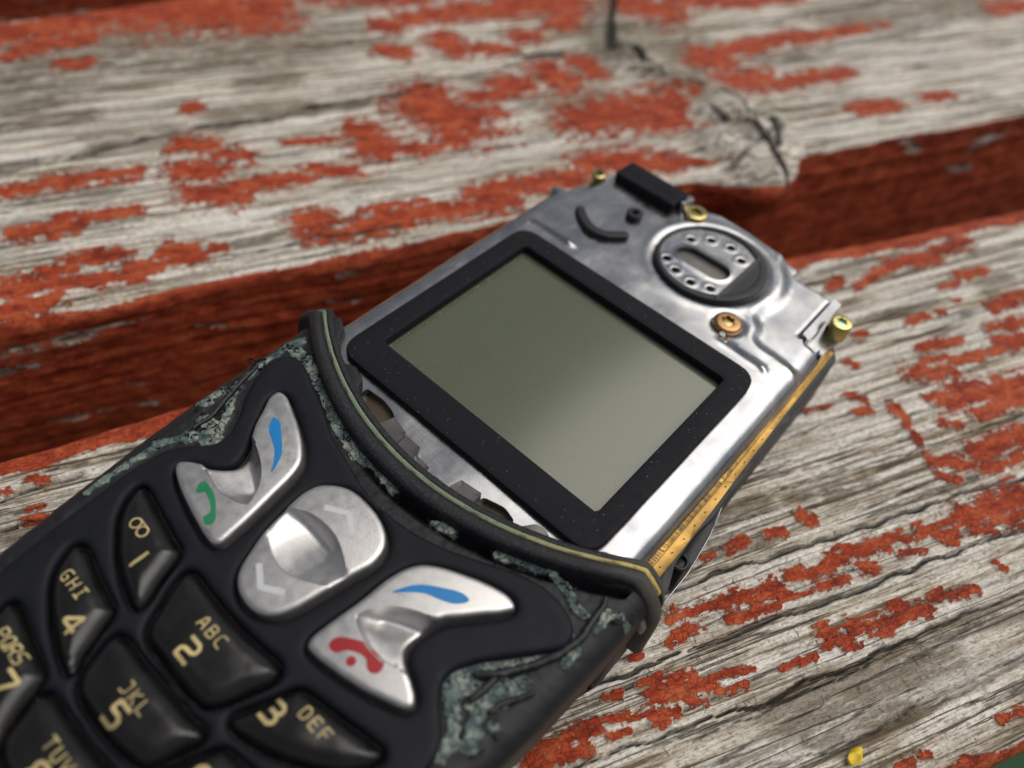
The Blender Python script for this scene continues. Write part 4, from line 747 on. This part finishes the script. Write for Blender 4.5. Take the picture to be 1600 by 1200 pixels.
slots = [rpoly([(-11.5,-18.2),(-11.6,-17.2),(-9.4,-17.0),(-7.6,-17.3),(-6.6,-17.8),(-6.6,-20.5),(-8.6,-20.5)], .4), rpoly([(5.9,-20.5),(6.1,-18.1),(8.3,-17.5),(9.9,-17.9),(9.9,-19.4),(9,-20.5)], .4)]
hole_screw = [circle(10.4, 19.5, 1.1, 20), circle(2.9, 27.2, 6.6, 48), resample(rpoly([(-16,-13),(16,-13.2),(16,12.4),(-16,12.6)], .5), True, .6)]
st = relief('steel_frame', outl, steel_z, MAT['steel'], ph, slots + hole_screw, .36, 1.7, (.06, .15, .3), ex, 55)
for s_ in slots: relief('resin_recess', grown(resample(s_, True, .3), .12), lambda x, y, d: np.full(x.shape, -3.3), MAT['brown'], st, (), .8, .2, ())
# folded ear at the upper right and the shelf its screw stands on
relief('folded_ear', rpoly([(17.75,24.9),(18.75,24.9),(18.75,33.7),(17.75,33.4)], .25, 3), lambda x, y, d: -2.5 - .5 * (x - 17.75), MAT['steel'], st, (), .3, 1.6, (.08, .2))
relief('lower_shelf', rpoly([(-20.9,-22),(20.9,-22),(20.9,27.5),(21.3,28.2),(21.5,31.2),(19,31.6),(18.4,34),(11.5,35),(-16,35.2),(-19.5,31),(-20.9,25)], .8), lambda x, y, d: np.full(x.shape, -4.1), MAT['steel'], st, (), 2., .5, ())

# gasket round the window, and the screen below it
bz = relief('window_gasket', resample(rpoly([(-17.6,-16.1),(17.55,-16.2),(17.6,14.0),(-17.55,14.35)], 2.5), True, .5), lambda x, y, d: -1.55 + rim(.18, .16)(d) + perlin(x * .3, y * .3, 55) * .02, MAT['bezel'], ph, [resample(rpoly([(-14.85,11.5),(14.95,10.95),(15.05,-12.2),(-14.8,-11.95)], .35), True, .5)], .9, 1.3, (.06, .18), None, 40)
relief('screen', rpoly([(-15.6,-12.6),(15.7,-12.8),(15.7,11.8),(-15.6,12.2)], .2), lambda x, y, d: np.full(x.shape, -2.62), MAT['lcd'], ph, (), 3., .4, ())
relief('screen_border', rpoly([(-16.2,-13.2),(16.2,-13.4),(16.2,12.6),(-16.2,12.8)], .2), lambda x, y, d: np.full(x.shape, -2.60), MAT['pit'], ph, [rpoly([(-14.75,-11.8),(14.85,-11.95),(14.75,10.55),(-14.8,11.2)], .5)], 3., .3, ())
rng = random.Random(3); V = []; F = []
def grain_at(x, y, z, s, L):
    a = rng.uniform(0, 6.3); b = len(V); c_, s_ = math.cos(a), math.sin(a)
    for dx, dy, dz in ((-L, 0, 0), (L, 0, 0), (0, s, 0), (0, -s, 0), (0, 0, s), (0, 0, -s)): V.append((x + dx * c_ - dy * s_, y + dx * s_ + dy * c_, z + dz))
    F.extend([(b, b+2, b+4), (b+2, b+1, b+4), (b+1, b+3, b+4), (b+3, b, b+4), (b+2, b, b+5), (b+1, b+2, b+5), (b+3, b+1, b+5), (b, b+3, b+5)])
for k in range(430):
    q = rng.random()
    if q < .30: grain_at(-14.55 + abs(rng.gauss(0, .16)), rng.uniform(-11.5, 11), -2.55, rng.uniform(.02, .05), rng.uniform(.03, .09))
    elif q < .5: grain_at(rng.uniform(-14, 14.5), 10.4 - abs(rng.gauss(0, .5)), -2.57, .02, rng.uniform(.03, .06))
    elif q < .72: grain_at(rng.uniform(-17, 17), rng.choice((rng.uniform(11.6, 14), rng.uniform(-16, -12.4))), -1.53, .018, rng.uniform(.02, .10))
    elif q < .85: grain_at(rng.choice((-1, 1)) * rng.uniform(15.2, 17.3), rng.uniform(-15.5, 13.5), -1.53, .02, rng.uniform(.02, .13))
    else: grain_at(rng.uniform(-14, 14), rng.uniform(-11, 10), -2.59, .022, rng.uniform(.02, .07))
tag(mesh_obj('dust', V, F, MAT['dust'], ph, False), kind='stuff')

# earpiece: rubber ring, perforated grille, black flat beyond the chord
ec = (3.2, 27.2)
ring = relief('earpiece_ring', circle(*ec, 7.25, 64), lambda x, y, d: -1.92 + rim(.3, .22)(d), MAT['dark_rubber'], ph, [circle(2.85, 27.25, 6.3, 56)], .5, .8, (.08, .18, .3))
ang = [a for a in np.linspace(R(45), R(315), 48)]
disc = np.array([(2.85 + 6.4 * math.cos(a), 27.25 + 6.4 * math.sin(a)) for a in ang])
hl = [circle(x, y, .52, 16) for x, y in ((-1.2,29.2),(.8,31.05),(3.45,31.7),(5.75,30.45),(-1.3,23.7),(.75,22.6),(3.35,22.1),(5.75,22.95))]
sl_ = np.vstack([[(.5 + 1.75 * math.cos(a), 26.3 + 1.75 * math.sin(a)) for a in np.linspace(R(90), R(270), 14)], [(4.6 + 1.75 * math.cos(a), 26.3 + 1.75 * math.sin(a)) for a in np.linspace(R(-90), R(90), 14)]])
def gz(x, y, d):
    z = -2.2 + .0 * x
    for h in hl: z = z + .05 * np.exp(-((np.hypot(x - h[:, 0].mean(), y - h[:, 1].mean()) - .75) / .16) ** 2)
    return z + .10 * np.exp(-(line_dist(x, y, sl_, True) / .25) ** 2)
relief('earpiece_grille', resample(disc, True, .35), gz, MAT['steel'], ph, hl + [sl_], .35, .35, (.07, .16, .28), None, 50)
relief('speaker_membrane', circle(2.9, 27.2, 6.55, 40), lambda x, y, d: -3.05 + .25 * np.exp(-((y - 26) / 1.2) ** 2), MAT['flange'], ph, (), .8, .2, ())
seg = [(7.05, 21.2)] + [(3.2 + 7.0 * math.cos(a), 27.2 + 7.0 * math.sin(a)) for a in np.linspace(R(-56.5), R(55), 26)] + [(7.05, 32.9)]
relief('earpiece_flat', resample(np.array(seg), True, .4), lambda x, y, d: -1.98 + .22 * np.exp(-((x - 7.15) / .14) ** 2) + rim(.15, .12)(d), MAT['dark_rubber'], ph, (), .4, .6, (.08, .2))
for k, P in ((0, ARC[0][1]),):
    L = spline(P, False, .2); t_ = np.gradient(L, axis=0); t_ /= np.linalg.norm(t_, axis=1)[:, None]; nn = np.stack([-t_[:, 1], t_[:, 0]], 1); hw_ = .66
    e1 = [L[-1] + hw_ * (np.cos(a) * nn[-1] + np.sin(a) * t_[-1]) for a in np.linspace(0, math.pi, 9)]; e0 = [L[0] - hw_ * (np.cos(a) * nn[0] + np.sin(a) * t_[0]) for a in np.linspace(0, math.pi, 9)]
    relief('curved_gasket', np.vstack([L + nn * hw_, e1, (L - nn * hw_)[::-1], e0]), lambda x, y, d: -1.65 + rim(.3, .25)(d), MAT['dark_rubber'], ph, (), .3, 1., (.08, .18, .3))
lathe('small_grommet', [(1.15, -.6), (1.15, .35), (1.0, .5), (.6, .5), (.45, .35), (.4, -.1)], (-9.3, 27.6, -2.1), MAT['dark_rubber'], ph)
lathe('small_rivet', [(.42, -.3), (.42, .1), (.3, .2), (.18, .2), (.12, .05)], (10.95, 17.4, -2.45), MAT['steel'], ph, 16)
relief('foam_block', rpoly([(-16.2,32.3),(-6.3,31.9),(-6.2,35.6),(-15.9,35.9)], .1, 2), lambda x, y, d: -1.0 + rim(.12, .1)(d) + .05 * np.sin(y * 9) * (x < -14.8) + .12 * (y > 33.9) * (np.abs(y - 33.9) < 3), MAT['bezel'], ph, (), .35, 1.6, (.06, .15))
relief('steel_tab', rpoly([(-6.15,33.4),(-5.3,33.4),(-5.2,36.2),(-6.1,37.0),(-6.6,36.4)], .3), lambda x, y, d: -1.35 + rim(.35, .3)(d) - .2 * (y - 35), MAT['steel'], st, (), .3, 1.2, (.08, .2))

# screws
def screw(c, r, mat, post=0., core=None, h=.75):
    prof = [(r * 1.02, -.2 - post), (r * 1.02, h * .45), (r * .93, h * .72), (r * .8, h * .82), (r * .66, h * .74)]
    s = lathe('screw', prof[:-1] + [(r * .68, h * .83), (r * .68, h * .3)], c, mat, ph, 36, cap=False)
    star = []
    for k in range(36):
        a = 2 * math.pi * k / 36; q = r * (.46 + .08 * math.cos(6 * a)); star.append((c[0] + q * math.cos(a), c[1] + q * math.sin(a)))
    relief('screw_head', circle(c[0], c[1], r * .72, 36), lambda x, y, d: c[2] + h * .84 - .05 * (np.hypot(x - c[0], y - c[1]) / r), mat, s, [np.array(star)], .3, .45, (.05,))
    relief('torx_socket', circle(c[0], c[1], r * .58, 24), lambda x, y, d: np.full(x.shape, c[2] + h * .42) - .1 * np.hypot(x - c[0], y - c[1]), core or mat, s, (), .4, .2, ())
    return s
screw((10.4, 19.5, -2.6), 1.72, MAT['copper'], 0, MAT['brass'])
screw((-3.7, 34.2, -2.5), 1.65, MAT['brass'], 0, MAT['brass'], .9)
screw((-18.3, 31.4, -2.6), 1.05, MAT['brass'], 1.2, MAT['brass'])
screw((20.3, 29.6, -2.5), 1.32, MAT['brass'], 1.6, MAT['turquoise'])

# edge of the module: gilded contact strips over the black back
def slab(name, P, z1, z0, mat, parent=None, r=.15, amp=0.):
    return relief(name, rpoly(P, r, 3), lambda x, y, d: z1 + rim(.1, .08)(d), mat, parent or ph, (), 2., z1 - z0, (.1,))
gs = slab('gilded_strip', [(-21.1,-20),(21.65,-20),(21.7,-9),(21.6,2),(21.35,12),(21.25,27),(19,30),(-19,30),(-21.1,24)], -4.62, -5.3, MAT['gold'])
g2 = slab('gilded_strip', [(-22.0,-20),(22.75,-20),(22.7,-6),(22.3,3),(21.95,12),(21.75,18),(21.6,28),(19,30.5),(-19,30.5),(-21.8,24)], -5.35, -6.1, MAT['gold'])
for k in range(14):
    y = -12.5 + k * 2.05; lathe('pin_hole', [(.075, 0), (.075, .04)], (22.2 - max(0, y + 5) * .030, y, -5.34), MAT['pit'], g2, 8)
V = []; F = []
for k in range(46):
    y = -11 + k * .33 * rng.uniform(.9, 1.08) + rng.uniform(-.05, .05); b = len(V); x0 = 21.25; z = -4.88; wv = rng.uniform(.03, .09)
    V += [(x0, y, z + .30), (x0 + .36, y, z + .24), (x0 + .36, y, z - .25), (x0 + .36, y + wv, z - .25), (x0 + .36, y + wv, z + .24), (x0, y + wv, z + .30)]
    F += [(b, b+1, b+4, b+5), (b+1, b+2, b+3, b+4)]
tag(mesh_obj('solder_tick', V, F, MAT['brown'], gs, False), kind='stuff')
slab('dark_spacer', [(-21.4,-19),(21.4,-19),(21.4,29),(-21.4,29)], -6.1, -6.9, MAT['clip'])
bk = slab('back_housing', [(-24,-21),(24.0,-21),(24.0,-11),(22.9,-8.3),(22.6,-4),(22.9,-1),(22.7,1.4),(22.5,7),(22.4,16),(22.2,29),(19.2,33),(-19,33),(-21.5,29),(-22,2),(-23.6,-9)], -6.9, -13.9, MAT['dark_rubber'], None, .8)
slab('latch', [(22.6,-7.8),(23.9,-8.0),(24.1,-5.9),(23.4,-1.2),(22.9,.6),(22.5,-1)], -7.9, -12.5, MAT['dark_rubber'], bk, .2)
tube('latch_loop', [(22.9,-8.1,-7.6),(23.6,-8.0,-7.7),(23.9,-7.3,-7.8),(23.6,-6.5,-7.8),(22.9,-6.4,-7.7)], .22, MAT['dark_rubber'], bk)
tube('steel_edge', [(24.05,-10.5,-11.6),(24.1,-5.9,-11.2),(23.5,-.9,-10.4),(22.6,2.5,-9.6),(21.75,8,-9.0)], .09, MAT['steel'], bk)
